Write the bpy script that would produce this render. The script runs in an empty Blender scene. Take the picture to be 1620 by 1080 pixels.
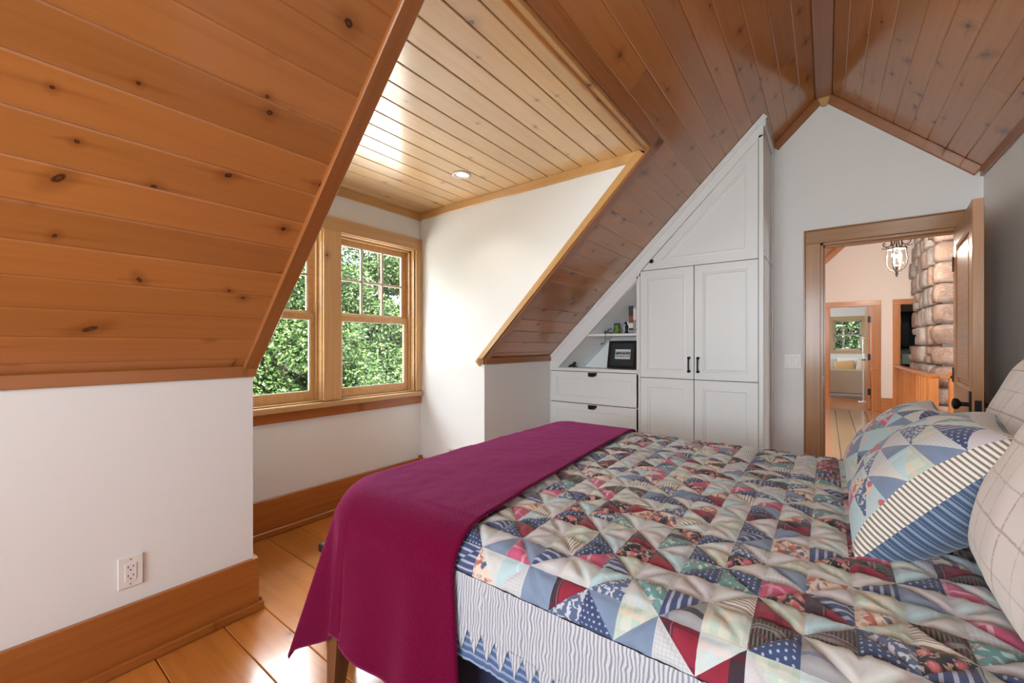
import bpy, bmesh, math, random
from mathutils import Vector, Matrix, noise
random.seed(7)
S = bpy.context.scene
COL = S.collection
PI = math.pi

# ------------------------------------------------------------------ camera, world, sun, exposure
cam_d = bpy.data.cameras.new('camera')
cam = bpy.data.objects.new('camera', cam_d); COL.objects.link(cam)
cam.location = (0, 0, 1.25)
cam.rotation_euler = (PI/2, 0, math.radians(37.1))
cam_d.sensor_width = 36.0
cam_d.lens = 658.0/1620.0*36.0
cam_d.shift_y = 6.0/1620.0
cam_d.clip_start = 0.02
S.camera = cam
S.view_settings.view_transform = 'Standard'
S.view_settings.look = 'None'
S.view_settings.gamma = 1.0
S.view_settings.use_curve_mapping = False
S.view_settings.exposure = 0.42

W = bpy.data.worlds.new('sky'); S.world = W
W.use_nodes = True
bg = W.node_tree.nodes['Background']
bg.inputs['Color'].default_value = (0.80, 0.90, 1.0, 1)
bg.inputs['Strength'].default_value = 3.4

def light(name, kind, loc, energy, color=(1, 1, 1), size=None, sizey=None, direction=None, radius=None, spot=None):
    d = bpy.data.lights.new(name, kind)
    d.energy = energy; d.color = color
    if kind == 'AREA':
        d.shape = 'RECTANGLE'; d.size = size; d.size_y = sizey or size
    if radius is not None: d.shadow_soft_size = radius
    if spot: d.spot_size = spot; d.spot_blend = 0.6
    o = bpy.data.objects.new(name, d); COL.objects.link(o)
    o.location = loc
    if direction is not None:
        o.rotation_euler = Vector(direction).to_track_quat('-Z', 'Y').to_euler()
    return o
sun = light('sun', 'SUN', (6, -4, 12), 34.0, (1.0, 0.95, 0.87), direction=(-0.62, 0.22, -0.75))
sun.data.angle = 0.02
# unseen area lights added as fill: rear opening, dormer, stairwell, far room, landing
light('fill_rear_opening', 'AREA', (-0.75, -2.85, 1.55), 118, (0.88, 0.95, 1.0), 2.0, 1.6, (0.18, 1, 0.30))
light('daylight_boost_dormer', 'AREA', (-6.4, 1.9, 5.1), 950, (0.92, 0.97, 1.0), 6.0, 3.0, (0.80, 0.0, -0.60))
light('fill_stairwell', 'AREA', (3.5, 6.6, 2.0), 170, (0.95, 0.97, 1.0), 1.6, 2.2, (-1, 0.1, -0.12))
light('fill_far_room', 'AREA', (-1.4, 12.4, 1.7), 20, (1, 1, 1), 1.3, 1.3, (1, 0, -0.1))
light('fill_landing', 'AREA', (-1.0, 5.9, 2.6), 330, (1.0, 0.95, 0.9), 1.2, 1.6, (.75, 1, -0.02))

# ------------------------------------------------------------------ helpers
def link(o, parent=None):
    COL.objects.link(o)
    if parent is not None: o.parent = parent
    return o
def tag(o, label, cat, group=None, kind=None):
    o['label'] = label; o['category'] = cat
    if group: o['group'] = group
    if kind: o['kind'] = kind
    return o
def struct(o, label, cat):
    return tag(o, label, cat, kind='structure')
def empty(name, loc=(0, 0, 0), label=None, cat=None, group=None, kind=None):
    o = bpy.data.objects.new(name, None); COL.objects.link(o)
    o.location = loc; o.empty_display_size = 0.1
    if label: tag(o, label, cat, group, kind)
    return o
def rot_from(ux, uy):
    ux = Vector(ux).normalized(); uy = Vector(uy); uy = (uy - ux*uy.dot(ux)).normalized()
    uz = ux.cross(uy)
    return Matrix((ux, uy, uz)).transposed()
def smooth(me, angle=None):
    for p in me.polygons: p.use_smooth = True

class MB:
    """collects shapes in one mesh"""
    def __init__(s): s.v = []; s.f = []; s.m = []; s.uv = None
    def add(s, vs, fs, mi=0):
        n = len(s.v); s.v += [tuple(v) for v in vs]
        for f in fs: s.f.append(tuple(i+n for i in f)); s.m.append(mi)
    def box(s, x0, x1, y0, y1, z0, z1, mi=0, bev=0.0):
        if x0 > x1: x0, x1 = x1, x0
        if y0 > y1: y0, y1 = y1, y0
        if z0 > z1: z0, z1 = z1, z0
        b = min(bev, (x1-x0)*.45, (y1-y0)*.45, (z1-z0)*.45)
        if b <= 0:
            vs = [(x0, y0, z0), (x1, y0, z0), (x1, y1, z0), (x0, y1, z0), (x0, y0, z1), (x1, y0, z1), (x1, y1, z1), (x0, y1, z1)]
            fs = [(0, 3, 2, 1), (4, 5, 6, 7), (0, 1, 5, 4), (1, 2, 6, 5), (2, 3, 7, 6), (3, 0, 4, 7)]
            s.add(vs, fs, mi); return
        bm = bmesh.new()
        bmesh.ops.create_cube(bm, size=1)
        for v in bm.verts:
            v.co = Vector(((x0+x1)/2+v.co.x*(x1-x0), (y0+y1)/2+v.co.y*(y1-y0), (z0+z1)/2+v.co.z*(z1-z0)))
        bmesh.ops.bevel(bm, geom=bm.edges[:], offset=b, segments=1, profile=0.5, affect='EDGES')
        bm.verts.index_update()
        s.add([v.co for v in bm.verts], [[v.index for v in f.verts] for f in bm.faces], mi); bm.free()
    def tube(s, pts, r, n=8, mi=0, caps=True):
        pts = [Vector(p) for p in pts]; k = len(pts)
        rr = r if isinstance(r, (list, tuple)) else [r]*k
        up = Vector((0.13, 0.21, 1)).normalized(); vs = []
        for i, p in enumerate(pts):
            t = (pts[min(i+1, k-1)]-pts[max(i-1, 0)])
            t = t.normalized() if t.length > 1e-9 else Vector((0, 0, 1))
            a = up-t*up.dot(t)
            if a.length < 1e-3: a = Vector((1, 0, 0))-t*t.x
            a.normalize(); b = t.cross(a); up = a
            for j in range(n):
                q = 2*PI*j/n
                vs.append(p+(a*math.cos(q)+b*math.sin(q))*rr[i])
        fs = []
        for i in range(k-1):
            for j in range(n):
                fs.append((i*n+j, i*n+(j+1) % n, (i+1)*n+(j+1) % n, (i+1)*n+j))
        if caps: fs.append(tuple(range(n))[::-1]); fs.append(tuple((k-1)*n+j for j in range(n)))
        s.add(vs, fs, mi)
    def lathe(s, prof, c=(0, 0, 0), n=20, mi=0, axis='z', caps=True):
        vs = []
        for (r, h) in prof:
            for j in range(n):
                q = 2*PI*j/n; a, b = r*math.cos(q), r*math.sin(q)
                p = {'z': (a, b, h), 'y': (a, h, -b), 'x': (h, a, b)}[axis]
                vs.append((p[0]+c[0], p[1]+c[1], p[2]+c[2]))
        fs = []
        for i in range(len(prof)-1):
            for j in range(n):
                fs.append((i*n+j, i*n+(j+1) % n, (i+1)*n+(j+1) % n, (i+1)*n+j))
        if caps: fs.append(tuple(range(n))[::-1]); fs.append(tuple((len(prof)-1)*n+j for j in range(n)))
        s.add(vs, fs, mi)
    def prism(s, poly, d0, d1, plane='xz', mi=0):
        """poly extruded along the axis that is not in plane"""
        def P(a, b, d): return {'xz': (a, d, b), 'yz': (d, a, b), 'xy': (a, b, d)}[plane]
        n = len(poly)
        vs = [P(a, b, d0) for a, b in poly]+[P(a, b, d1) for a, b in poly]
        fs = [tuple(range(n)), tuple(range(n, 2*n))[::-1]]+[(i, (i+1) % n, n+(i+1) % n, n+i) for i in range(n)]
        s.add(vs, fs, mi)
    def build(s, name, mats, parent=None, sm=False, fix=True, autosmooth=None):
        me = bpy.data.meshes.new(name); me.from_pydata(s.v, [], s.f)
        if not isinstance(mats, (list, tuple)): mats = [mats]
        for m in mats: me.materials.append(m)
        for p, mi in zip(me.polygons, s.m): p.material_index = mi
        if fix:
            bm = bmesh.new(); bm.from_mesh(me); bmesh.ops.recalc_face_normals(bm, faces=bm.faces[:]); bm.to_mesh(me); bm.free()
        if sm: smooth(me)
        me.update()
        o = bpy.data.objects.new(name, me); link(o, parent)
        return o

def obox(name, mat, parent, x0, x1, y0, y1, z0, z1, axis='x', bev=0.002):
    """box with its own origin; local x runs along `axis` (the grain)"""
    c = Vector(((x0+x1)/2, (y0+y1)/2, (z0+z1)/2)); dx, dy, dz = abs(x1-x0)/2, abs(y1-y0)/2, abs(z1-z0)/2
    if axis == 'x': R = Matrix.Identity(3); d = (dx, dy, dz)
    elif axis == 'y': R = rot_from((0, 1, 0), (-1, 0, 0)); d = (dy, dx, dz)
    else: R = rot_from((0, 0, 1), (0, 1, 0)); d = (dz, dy, dx)
    m = MB(); m.box(-d[0], d[0], -d[1], d[1], -d[2], d[2], 0, bev)
    o = m.build(name, mat, parent)
    o.matrix_local = Matrix.Translation(c) @ R.to_4x4()
    return o
def board(name, mat, parent, p0, ux, uy, L, Wd, T=0.016, ch=0.003, cd=None):
    """board whose visible face lies at local z=0, normal ux x uy; long edges chamfered"""
    cd = cd or ch
    sec = [(0, -T), (0, -cd), (ch, 0), (Wd-ch, 0), (Wd, -cd), (Wd, -T)]
    vs = [(0, y, z) for y, z in sec]+[(L, y, z) for y, z in sec]; n = 6
    fs = [tuple(range(n))[::-1], tuple(range(n, 2*n))]+[(i, (i+1) % n, n+(i+1) % n, n+i) for i in range(n)]
    m = MB(); m.add(vs, fs)
    o = m.build(name, mat, parent)
    o.matrix_local = Matrix.Translation(Vector(p0)) @ rot_from(ux, uy).to_4x4()
    return o

# ------------------------------------------------------------------ materials
class NT:
    def __init__(s, name):
        s.mat = bpy.data.materials.new(name); s.mat.use_nodes = True
        s.t = s.mat.node_tree; s.n = s.t.nodes; s.l = s.t.links
        s.p = s.n['Principled BSDF']; s.out = s.n['Material Output']
    def put(s, sock, v):
        if hasattr(v, 'is_linked') or isinstance(v, bpy.types.NodeSocket): s.l.new(v, sock)
        else: sock.default_value = v
    def math(s, op, a, b=0.0, c=None, clamp=False):
        n = s.n.new('ShaderNodeMath'); n.operation = op; n.use_clamp = clamp
        s.put(n.inputs[0], a); s.put(n.inputs[1], b)
        if c is not None: s.put(n.inputs[2], c)
        return n.outputs[0]
    def mix(s, f, a, b, blend='MIX'):
        n = s.n.new('ShaderNodeMix'); n.data_type = 'RGBA'; n.blend_type = blend
        s.put(n.inputs[0], f); s.put(n.inputs[6], col4(a)); s.put(n.inputs[7], col4(b))
        return n.outputs[2]
    def sep(s, v):
        n = s.n.new('ShaderNodeSeparateXYZ'); s.put(n.inputs[0], v); return n.outputs
    def comb(s, x, y, z=0.0):
        n = s.n.new('ShaderNodeCombineXYZ')
        for i, v in enumerate((x, y, z)): s.put(n.inputs[i], v)
        return n.outputs[0]
    def tex(s, which='Object'):
        return s.n.new('ShaderNodeTexCoord').outputs[which]
    def rnd(s): return s.n.new('ShaderNodeObjectInfo').outputs['Random']
    def noise(s, v, scale, detail=3, rough=0.5, dist=0.0):
        n = s.n.new('ShaderNodeTexNoise'); s.put(n.inputs['Vector'], v)
        n.inputs['Scale'].default_value = scale; n.inputs['Detail'].default_value = detail
        n.inputs['Roughness'].default_value = rough; n.inputs['Distortion'].default_value = dist
        return n.outputs[0]
    def step(s, v, lo, hi):
        n = s.n.new('ShaderNodeMapRange'); n.interpolation_type = 'SMOOTHSTEP'
        s.put(n.inputs[0], v); n.inputs[1].default_value = lo; n.inputs[2].default_value = hi
        return n.outputs[0]
    def bump(s, h, strength=0.3, dist=0.002):
        n = s.n.new('ShaderNodeBump'); n.inputs['Strength'].default_value = strength; n.inputs['Distance'].default_value = dist
        s.put(n.inputs['Height'], h); s.l.new(n.outputs[0], s.p.inputs['Normal'])
    def set(s, **k):
        for a, b in k.items(): s.put(s.p.inputs[a.replace('_', ' ')], b)
def col4(v):
    if isinstance(v, (tuple, list)) and len(v) == 3: return (v[0], v[1], v[2], 1)
    return v

def simple(name, color, rough=0.6, metal=0.0, **k):
    n = NT(name); n.set(Base_Color=col4(color), Roughness=rough, Metallic=metal)
    for a, b in k.items(): n.put(n.p.inputs[a.replace('_', ' ')], b)
    return n.mat

def wood(name, light_c, dark_c, rough=0.3, coat=0.25, knots=0.3, kscale=(1.5, 5.5), grain=1.0, knot_c=(0.05, 0.018, 0.008), vary=0.22):
    n = NT(name)
    r = n.rnd(); ob = n.sep(n.tex('Object'))
    x = n.math('ADD', ob[0], n.math('MULTIPLY', r, 97.0)); y = n.math('ADD', ob[1], n.math('MULTIPLY', r, 61.0)); z = ob[2]
    vo = n.n.new('ShaderNodeTexVoronoi'); vo.voronoi_dimensions = '2D'
    vo.inputs['Scale'].default_value = 1.0
    n.put(vo.inputs['Vector'], n.comb(n.math('MULTIPLY', x, kscale[0]), n.math('MULTIPLY', y, kscale[1])))
    ps = n.sep(vo.outputs['Position']); cs = n.sep(vo.outputs['Color'])
    dx = n.math('SUBTRACT', x, n.math('DIVIDE', ps[0], kscale[0])); dy = n.math('SUBTRACT', y, n.math('DIVIDE', ps[1], kscale[1]))
    wob = n.math('MULTIPLY', n.math('SUBTRACT', n.noise(n.comb(x, y, z), 60, 2), 0.5), 0.006)
    an = n.math('MULTIPLY', n.math('SUBTRACT', cs[2], 0.5), 3.0)
    ca, sa = n.math('COSINE', an), n.math('SINE', an)
    rx = n.math('ADD', n.math('MULTIPLY', dx, ca), n.math('MULTIPLY', dy, sa)); ry = n.math('SUBTRACT', n.math('MULTIPLY', dy, ca), n.math('MULTIPLY', dx, sa))
    el = n.math('MULTIPLY_ADD', n.math('POWER', n.math('FRACT', n.math('MULTIPLY', cs[2], 7.3)), 2.5), -0.68, 1.0)
    d = n.math('ADD', n.math('SQRT', n.math('ADD', n.math('POWER', n.math('MULTIPLY', rx, el), 2.0), n.math('POWER', ry, 2.0))), wob)
    gate = n.math('LESS_THAN', cs[0], knots)
    rad = n.math('MULTIPLY_ADD', n.math('POWER', cs[1], 1.6), 0.0085, 0.0038)
    t = n.math('DIVIDE', d, rad)
    core = n.math('MULTIPLY', gate, n.step(t, 1.2, 0.7))
    halo = n.math('MULTIPLY', gate, n.step(t, 5.0, 0.8))
    # flame-shaped streak that runs along the board from the knot
    st = n.math('MULTIPLY', gate, n.math('MULTIPLY', n.step(n.math('ABSOLUTE', n.math('SUBTRACT', dy, n.math('MULTIPLY', dx, 0.06))), 0.011, 0.0), n.step(n.math('ABSOLUTE', dx), 0.16, 0.0)))
    gy = n.math('ADD', y, n.math('MULTIPLY', halo, 0.01))
    g1 = n.noise(n.comb(n.math('MULTIPLY', x, 1.1), n.math('MULTIPLY', gy, 34.0), n.math('MULTIPLY', z, 34.0)), 1.0, 4, 0.6, 0.3)
    g2 = n.noise(n.comb(n.math('MULTIPLY', x, 2.2), n.math('MULTIPLY', gy, 150.0), n.math('MULTIPLY', z, 150.0)), 1.0, 2)
    g3 = n.noise(n.comb(n.math('MULTIPLY', x, 0.8), n.math('MULTIPLY', y, 7.0), z), 1.0, 2)
    gr = n.math('ADD', n.math('MULTIPLY', n.step(g1, 0.35, 0.72), 0.5*grain), n.math('MULTIPLY', n.math('SUBTRACT', g2, 0.5), 0.25*grain))
    gr = n.math('ADD', gr, n.math('MULTIPLY', n.math('SUBTRACT', g3, 0.5), 0.7*grain), clamp=True)
    c = n.mix(gr, light_c, dark_c)
    f = n.math('MULTIPLY_ADD', r, vary, 1.0-vary/2)
    c = n.mix(1.0, c, n.comb(f, f, f), 'MULTIPLY')
    c = n.mix(n.math('MULTIPLY', halo, 0.42), c, (dark_c[0]*.55, dark_c[1]*.45, dark_c[2]*.4))
    c = n.mix(n.math('MULTIPLY', st, 0.3), c, (dark_c[0]*.6, dark_c[1]*.5, dark_c[2]*.45))
    c = n.mix(core, c, knot_c)
    c = n.mix(n.math('MULTIPLY', n.math('MULTIPLY', gate, n.step(t, 0.65, 0.25)), 0.55), c, (dark_c[0]*.6, dark_c[1]*.55, dark_c[2]*.5))
    n.set(Base_Color=c, Roughness=n.math('MULTIPLY_ADD', g2, 0.12, rough-0.06), Coat_Weight=coat, Coat_Roughness=.36 if coat > .97 else .14, Coat_IOR=1.9 if coat > .9 else 1.5)
    n.bump(n.math('ADD', g1, n.math('MULTIPLY', core, 0.6)), 0.12, 0.001)
    return n.mat

def paint(name, c, rough=0.6, bump=0.08):
    n = NT(name); ob = n.tex('Object')
    v = n.noise(ob, 1.4, 2)
    n.set(Base_Color=n.mix(n.math('MULTIPLY', v, 0.25), col4(c), (c[0]*.93, c[1]*.93, c[2]*.92, 1)), Roughness=rough)
    n.bump(n.noise(ob, 260, 2), bump, 0.0006)
    return n.mat

def fabric(name, base, layers, rough=0.88, sheen=0.2):
    n = NT(name); uv = n.sep(n.tex('UV')); u, v = uv[0], uv[1]
    nz = n.noise(n.comb(u, v), 30, 2)
    wu = n.math('ADD', u, n.math('MULTIPLY', n.math('SUBTRACT', nz, 0.5), 0.002)); wv = n.math('ADD', v, n.math('MULTIPLY', n.math('SUBTRACT', nz, 0.5), 0.002))
    c = col4(base)
    for L in layers:
        if L[0] == 'stripe':
            _, ax, per, duty, colr, st = L[:6]; off = L[6] if len(L) > 6 else 0.0
            q = n.math('FRACT', n.math('ADD', n.math('DIVIDE', (wu, wv)[ax], per), 100.0+off))
            m = n.math('MULTIPLY', n.math('LESS_THAN', q, duty), st)
        elif L[0] == 'dots':
            _, per, rad, colr, st = L
            a = n.math('DIVIDE', wu, per); row = n.math('FLOOR', a)
            b = n.math('ADD', n.math('DIVIDE', wv, per), n.math('MULTIPLY', row, 0.5))
            fa = n.math('SUBTRACT', n.math('FRACT', n.math('ADD', a, 100.0)), 0.5); fb = n.math('SUBTRACT', n.math('FRACT', n.math('ADD', b, 100.0)), 0.5)
            dd = n.math('SQRT', n.math('ADD', n.math('MULTIPLY', fa, fa), n.math('MULTIPLY', fb, fb)))
            m = n.math('MULTIPLY', n.math('LESS_THAN', dd, rad), st)
        elif L[0] == 'blotch':
            _, sc, lo, hi, colr, st = L[:6]; sh = L[6] if len(L) > 6 else 0.0
            m = n.math('MULTIPLY', n.step(n.noise(n.comb(n.math('ADD', u, sh), n.math('ADD', v, sh)), sc, 1.5, 0.5, 0.4), lo, hi), st)
        elif L[0] == 'rose':
            _, sc, lo, hi, colr, st = L[:6]
            vo = n.n.new('ShaderNodeTexVoronoi'); vo.voronoi_dimensions = '2D'; vo.inputs['Scale'].default_value = sc
            n.put(vo.inputs['Vector'], n.comb(wu, wv))
            m = n.math('MULTIPLY', n.step(vo.outputs['Distance'], hi, lo), st)
        c = n.mix(m, c, col4(colr))
    th = n.math('MULTIPLY_ADD', n.noise(n.comb(n.math('MULTIPLY', u, 900.0), n.math('MULTIPLY', v, 260.0)), 1.0, 1), 0.22, 0.89)
    c = n.mix(1.0, c, n.comb(th, th, th), 'MULTIPLY')
    n.set(Base_Color=c, Roughness=rough, Sheen_Weight=sheen, Sheen_Roughness=0.5)
    return n.mat

M = {}
M['wall'] = paint('white_wall_paint', (0.81, 0.82, 0.81), 0.55)
M['hallwall'] = paint('cream_wall_paint', (0.84, 0.76, 0.69), 0.6)
M['cab'] = paint('cabinet_paint', (0.77, 0.81, 0.81), 0.38, 0.02)
M['cabdark'] = paint('cabinet_inside_paint', (0.62, 0.61, 0.58), 0.5, 0.02)
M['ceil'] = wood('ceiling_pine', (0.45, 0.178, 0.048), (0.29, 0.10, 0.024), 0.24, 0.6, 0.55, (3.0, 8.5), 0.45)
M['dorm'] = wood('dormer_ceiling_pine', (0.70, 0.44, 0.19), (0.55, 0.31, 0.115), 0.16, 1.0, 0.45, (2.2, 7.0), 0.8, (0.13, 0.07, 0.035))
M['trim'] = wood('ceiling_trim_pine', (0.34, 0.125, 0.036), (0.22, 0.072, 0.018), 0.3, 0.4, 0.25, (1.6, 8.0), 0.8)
M['rake'] = wood('lit_tone_trim_pine', (0.64, 0.37, 0.14), (0.47, 0.24, 0.075), 0.3, 0.4, 0.25, (1.6, 8.0), 0.8)  # pine trim lightened to carry the dormer window's light in its colour
M['win'] = wood('window_fir', (0.66, 0.40, 0.18), (0.50, 0.27, 0.10), 0.35, 0.3, 0.12, (1.3, 7.0), 1.0, (0.14, 0.06, 0.025))
M['base'] = wood('baseboard_pine', (0.40, 0.128, 0.024), (0.24, 0.066, 0.011), 0.3, 0.35, 0.5, (3.2, 8.0), 0.9)
M['floor'] = wood('floor_pine', (0.55, 0.205, 0.042), (0.38, 0.125, 0.024), 0.24, 0.62, 0.5, (2.2, 4.6), 0.85, (0.11, 0.04, 0.02))
M['hfloor'] = wood('landing_pine_reflection_tint', (0.50, 0.31, 0.17), (0.36, 0.21, 0.11), 0.2, 0.95, 0.2, (1.5, 3.6), 0.8)  # greyer, paler pine colour stands in for window reflections on the landing floor
M['door'] = wood('door_fir', (0.40, 0.19, 0.062), (0.27, 0.115, 0.033), 0.35, 0.3, 0.05, (1.2, 6.0), 1.0)
M['hall'] = wood('hall_pine', (0.52, 0.20, 0.052), (0.36, 0.115, 0.025), 0.3, 0.35, 0.35, (2.0, 6.0), 0.9)
M['walnut'] = wood('bed_walnut', (0.17, 0.068, 0.03), (0.075, 0.026, 0.012), 0.35, 0.2, 0.05, (1, 5), 1.1)
M['gap'] = simple('groove_shadow_board', (0.05, 0.022, 0.01), 0.8)
M['black'] = simple('black_iron', (0.012, 0.012, 0.013), 0.4, 0.6)
M['blackwood'] = simple('black_lacquer', (0.012, 0.012, 0.014), 0.22)
M['plate'] = simple('white_plastic', (0.80, 0.78, 0.75), 0.35)
M['slot'] = simple('dark_slot', (0.01, 0.01, 0.01), 0.6)
M['chrome'] = simple('chrome', (0.75, 0.77, 0.8), 0.15, 1.0)
M['navy'] = simple('navy_box_cloth', (0.012, 0.02, 0.06), 0.8)
M['bounce'] = paint('pale_bounce_surface', (0.80, 0.80, 0.78), 0.7)
M['soil'] = paint('lawn_ground', (0.04, 0.075, 0.02), 0.95)
M['bark'] = paint('tree_bark', (0.09, 0.07, 0.055), 0.9)

def glass_mat():
    n = NT('window_glass'); n.n.remove(n.p)
    tr = n.n.new('ShaderNodeBsdfTransparent'); tr.inputs[0].default_value = (0.97, 0.985, 0.98, 1)
    gl = n.n.new('ShaderNodeBsdfGlossy'); gl.inputs['Roughness'].default_value = 0.02
    lw = n.n.new('ShaderNodeLayerWeight'); lw.inputs[0].default_value = 0.5
    fr = n.math('MULTIPLY_ADD', n.math('POWER', lw.outputs['Facing'], 4.0), 0.6, 0.035)
    mx = n.n.new('ShaderNodeMixShader'); n.l.new(fr, mx.inputs[0]); n.l.new(tr.outputs[0], mx.inputs[1]); n.l.new(gl.outputs[0], mx.inputs[2])
    n.l.new(mx.outputs[0], n.out.inputs[0]); return n.mat
M['glass'] = glass_mat()
def emit(name, c, s):
    n = NT(name); n.set(Base_Color=col4(c), Emission_Color=col4(c), Emission_Strength=s); return n.mat
M['bulb'] = emit('lit_bulb', (1.0, 0.86, 0.68), 6.0)
M['lens'] = emit('lit_lamp_lens', (1.0, 0.95, 0.86), 3.0)
def leaf_mat(name, c):
    n = NT(name); v = n.noise(n.tex('Object'), 2.2, 2)
    n.set(Base_Color=n.mix(v, (c[0]*.7, c[1]*.75, c[2]*.7, 1), (c[0]*1.25, c[1]*1.2, c[2]*1.2, 1)), Roughness=0.5)
    return n.mat
M['leaf'] = [leaf_mat('leaf_dark', (0.016, 0.042, 0.009)), leaf_mat('leaf_mid', (0.046, 0.095, 0.02)), leaf_mat('leaf_pale', (0.105, 0.155, 0.05))]

# ------------------------------------------------------------------ room constants (metres)
KX = -2.169            # knee wall plane
WX = -2.93             # dormer window wall plane
D0, D1 = 0.832, 2.504  # dormer cheeks
CY = 3.485             # cupboard face
GY = 4.096             # far gable wall
RX = 0.832             # right-hand wall
BY = -2.30             # rear gable wall
SL = 0.98; RZ, RXL, RXR = 3.205, -0.068, 0.031
SR = 0.965
def zl(x): return RZ+SL*(x-RXL)
def zr(x): return RZ-SR*(x-RXR)
DZ = 2.44              # dormer ceiling
XJ = RXL+(DZ-RZ)/SL    # where dormer ceiling meets the slope

# ------------------------------------------------------------------ structure: walls
def wall(name, label, fn, mat='wall'):
    m = MB(); fn(m); o = m.build(name, M[mat]); struct(o, label, 'wall'); return o
wall('wall_left', 'white knee wall under the sloping pine ceiling, with an outlet',
     lambda m: (m.box(KX-0.12, KX, BY, D0, 0, 1.17)))
def fcheek(m):   # left cheek of the dormer (faces away)
    m.prism([(WX, 0), (KX-0.12, 0), (KX-0.12, 1.12), (KX-.03, zl(KX-.03)+.03), (XJ-.03, DZ+.03), (WX, DZ+.03)], D0-0.1, D0, 'xz')
wall('wall_dormer_left', 'white dormer side wall hidden behind the left slope', fcheek)
wall('wall_dormer_right', 'white dormer side wall with sloped pine edge, lit by the window',
     lambda m: m.prism([(WX, 0), (KX, 0), (KX, 1.12), (KX-.03, zl(KX-.03)+.03), (XJ-.03, DZ+.03), (WX, DZ+.03)], D1, D1+0.1, 'xz'))
wall('wall_knee_right', 'short white knee wall between dormer and built-in cupboard',
     lambda m: m.box(KX-0.12, KX, D1+0.1, GY+.1, 0, 1.17))
WO = (0.876, 2.434, 0.845, 2.105)   # dormer window opening y0,y1,z0,z1
def fwin(m):
    y0, y1, z0, z1 = WO
    m.box(WX-0.16, WX, D0-.1, y0, 0, DZ+.03); m.box(WX-0.16, WX, y1, D1+.1, 0, DZ+.03)
    m.box(WX-0.16, WX, y0, y1, 0, z0); m.box(WX-0.16, WX, y0, y1, z1, DZ+.03)
wall('wall_window', 'white dormer end wall around the double window', fwin)
DO = (-0.038, 0.735, 2.055)         # door opening x0,x1,top
def fgable(m):
    x0, x1, zt = DO; y0, y1 = GY, GY+0.13
    m.prism([(KX-.1, 0), (x0, 0), (x0, RZ+.07), (RXL, RZ+.06), (KX-.1, zl(KX-.1)+.05)], y0, y1, 'xz')
    m.prism([(x1, 0), (RX+.1, 0), (RX+.1, zr(RX+.1)+.02), (x1, zr(x1)+.02)], y0, y1, 'xz')
    m.prism([(x0, zt), (x1, zt), (x1, zr(x1)+.03), (RXR, RZ+.07), (x0, RZ+.07)], y0, y1, 'xz')
wall('wall_far', 'white far gable wall with the open doorway', fgable)
wall('wall_right', 'white side wall behind the bed head', lambda m: m.box(RX, RX+0.12, BY, GY+.13, 0, zr(RX)+.03))
def frear(m):
    y0, y1 = BY-.12, BY; a, b, c, d = -1.5, 0.42, 0.95, 2.4
    m.prism([(KX-.1, 0), (a, 0), (a, zl(a)), (KX-.1, zl(KX-.1))], y0, y1, 'xz')
    m.prism([(b, 0), (RX+.1, 0), (RX+.1, zr(RX+.1)), (b, zr(b))], y0, y1, 'xz')
    m.prism([(a, 0), (b, 0), (b, c), (a, c)], y0, y1, 'xz')
    m.prism([(a, d), (b, d), (b, zr(b)), (RXR, RZ), (RXL, RZ), (zl(0)*0+RXL+(d+.05-RZ)/SL, d+.05)], y0, y1, 'xz')
wall('wall_rear', 'white rear gable wall behind the viewer with an added opening for the fill light', frear)  # unseen opening added to let the rear fill light in

# ------------------------------------------------------------------ structure: floor and ceilings, planks as parts
def backing(name, label, cat, pts, mat='gap'):
    m = MB(); m.add(*pts); o = m.build(name, M[mat], fix=False); return struct(o, label, cat)
fl = MB(); fl.box(-3.1, RX+.1, BY-.1, GY+.02, -0.06, -0.017)
floor = struct(fl.build('floor', M['gap']), 'wide plank pine floor of the bedroom', 'floor')
ys = [-2.3, -2.07, -1.8, -1.6, -1.33, -1.1, -.86, -.6, -.37, -.1, .11, .25, .466, .703, .872, 1.193, 1.402, 1.66, 1.87, 2.13, 2.36, 2.6, 2.83, 3.08, 3.3, 3.55, 3.8, 4.12]
for i in range(len(ys)-1):
    y0, y1 = ys[i], ys[i+1]
    xs = -2.95 if D0-.15 < (y0+y1)/2 < D1+.1 else KX-.05
    cut = random.uniform(-.9, .3)
    for a, b in ((xs, cut-.0015), (cut+.0015, RX)):
        board('plank', M['floor'], floor, (a, y0+.0012, 0), (1, 0, 0), (0, 1, 0), b-a, y1-y0-.0024, 0.017, 0.003)

nl = math.hypot(1, SL)
def slab_left():
    t = 0.05; vs = []; fs = []
    m = MB()
    off = Vector((-SL, 0, 1)).normalized()*0.018; o2 = Vector((-SL, 0, 1)).normalized()*0.09
    def piece(xa, xb, ya, yb):
        ps = []
        for o in (off, o2):
            for x, y in ((xa, ya), (xb, ya), (xb, yb), (xa, yb)):
                ps.append(Vector((x, y, zl(x)))+o)
        m.add(ps, [(0, 1, 2, 3), (7, 6, 5, 4), (0, 4, 5, 1), (1, 5, 6, 2), (2, 6, 7, 3), (3, 7, 4, 0)])
    piece(KX-.08, XJ, BY-.1, D0-.02); piece(KX-.08, XJ, D1+.02, GY+.12); piece(XJ, RXL+.06, BY-.1, GY+.12)
    return m.build('ceiling_left', M['gap'])
ceil_l = struct(slab_left(), 'sloping knotty pine plank ceiling on the window side', 'ceiling')
dl = Vector((1, 0, SL)).normalized()
k = 0; step = 0.0895; x1 = RXL
edges = [RXL-step*i for i in range(0, 26)]
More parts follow.
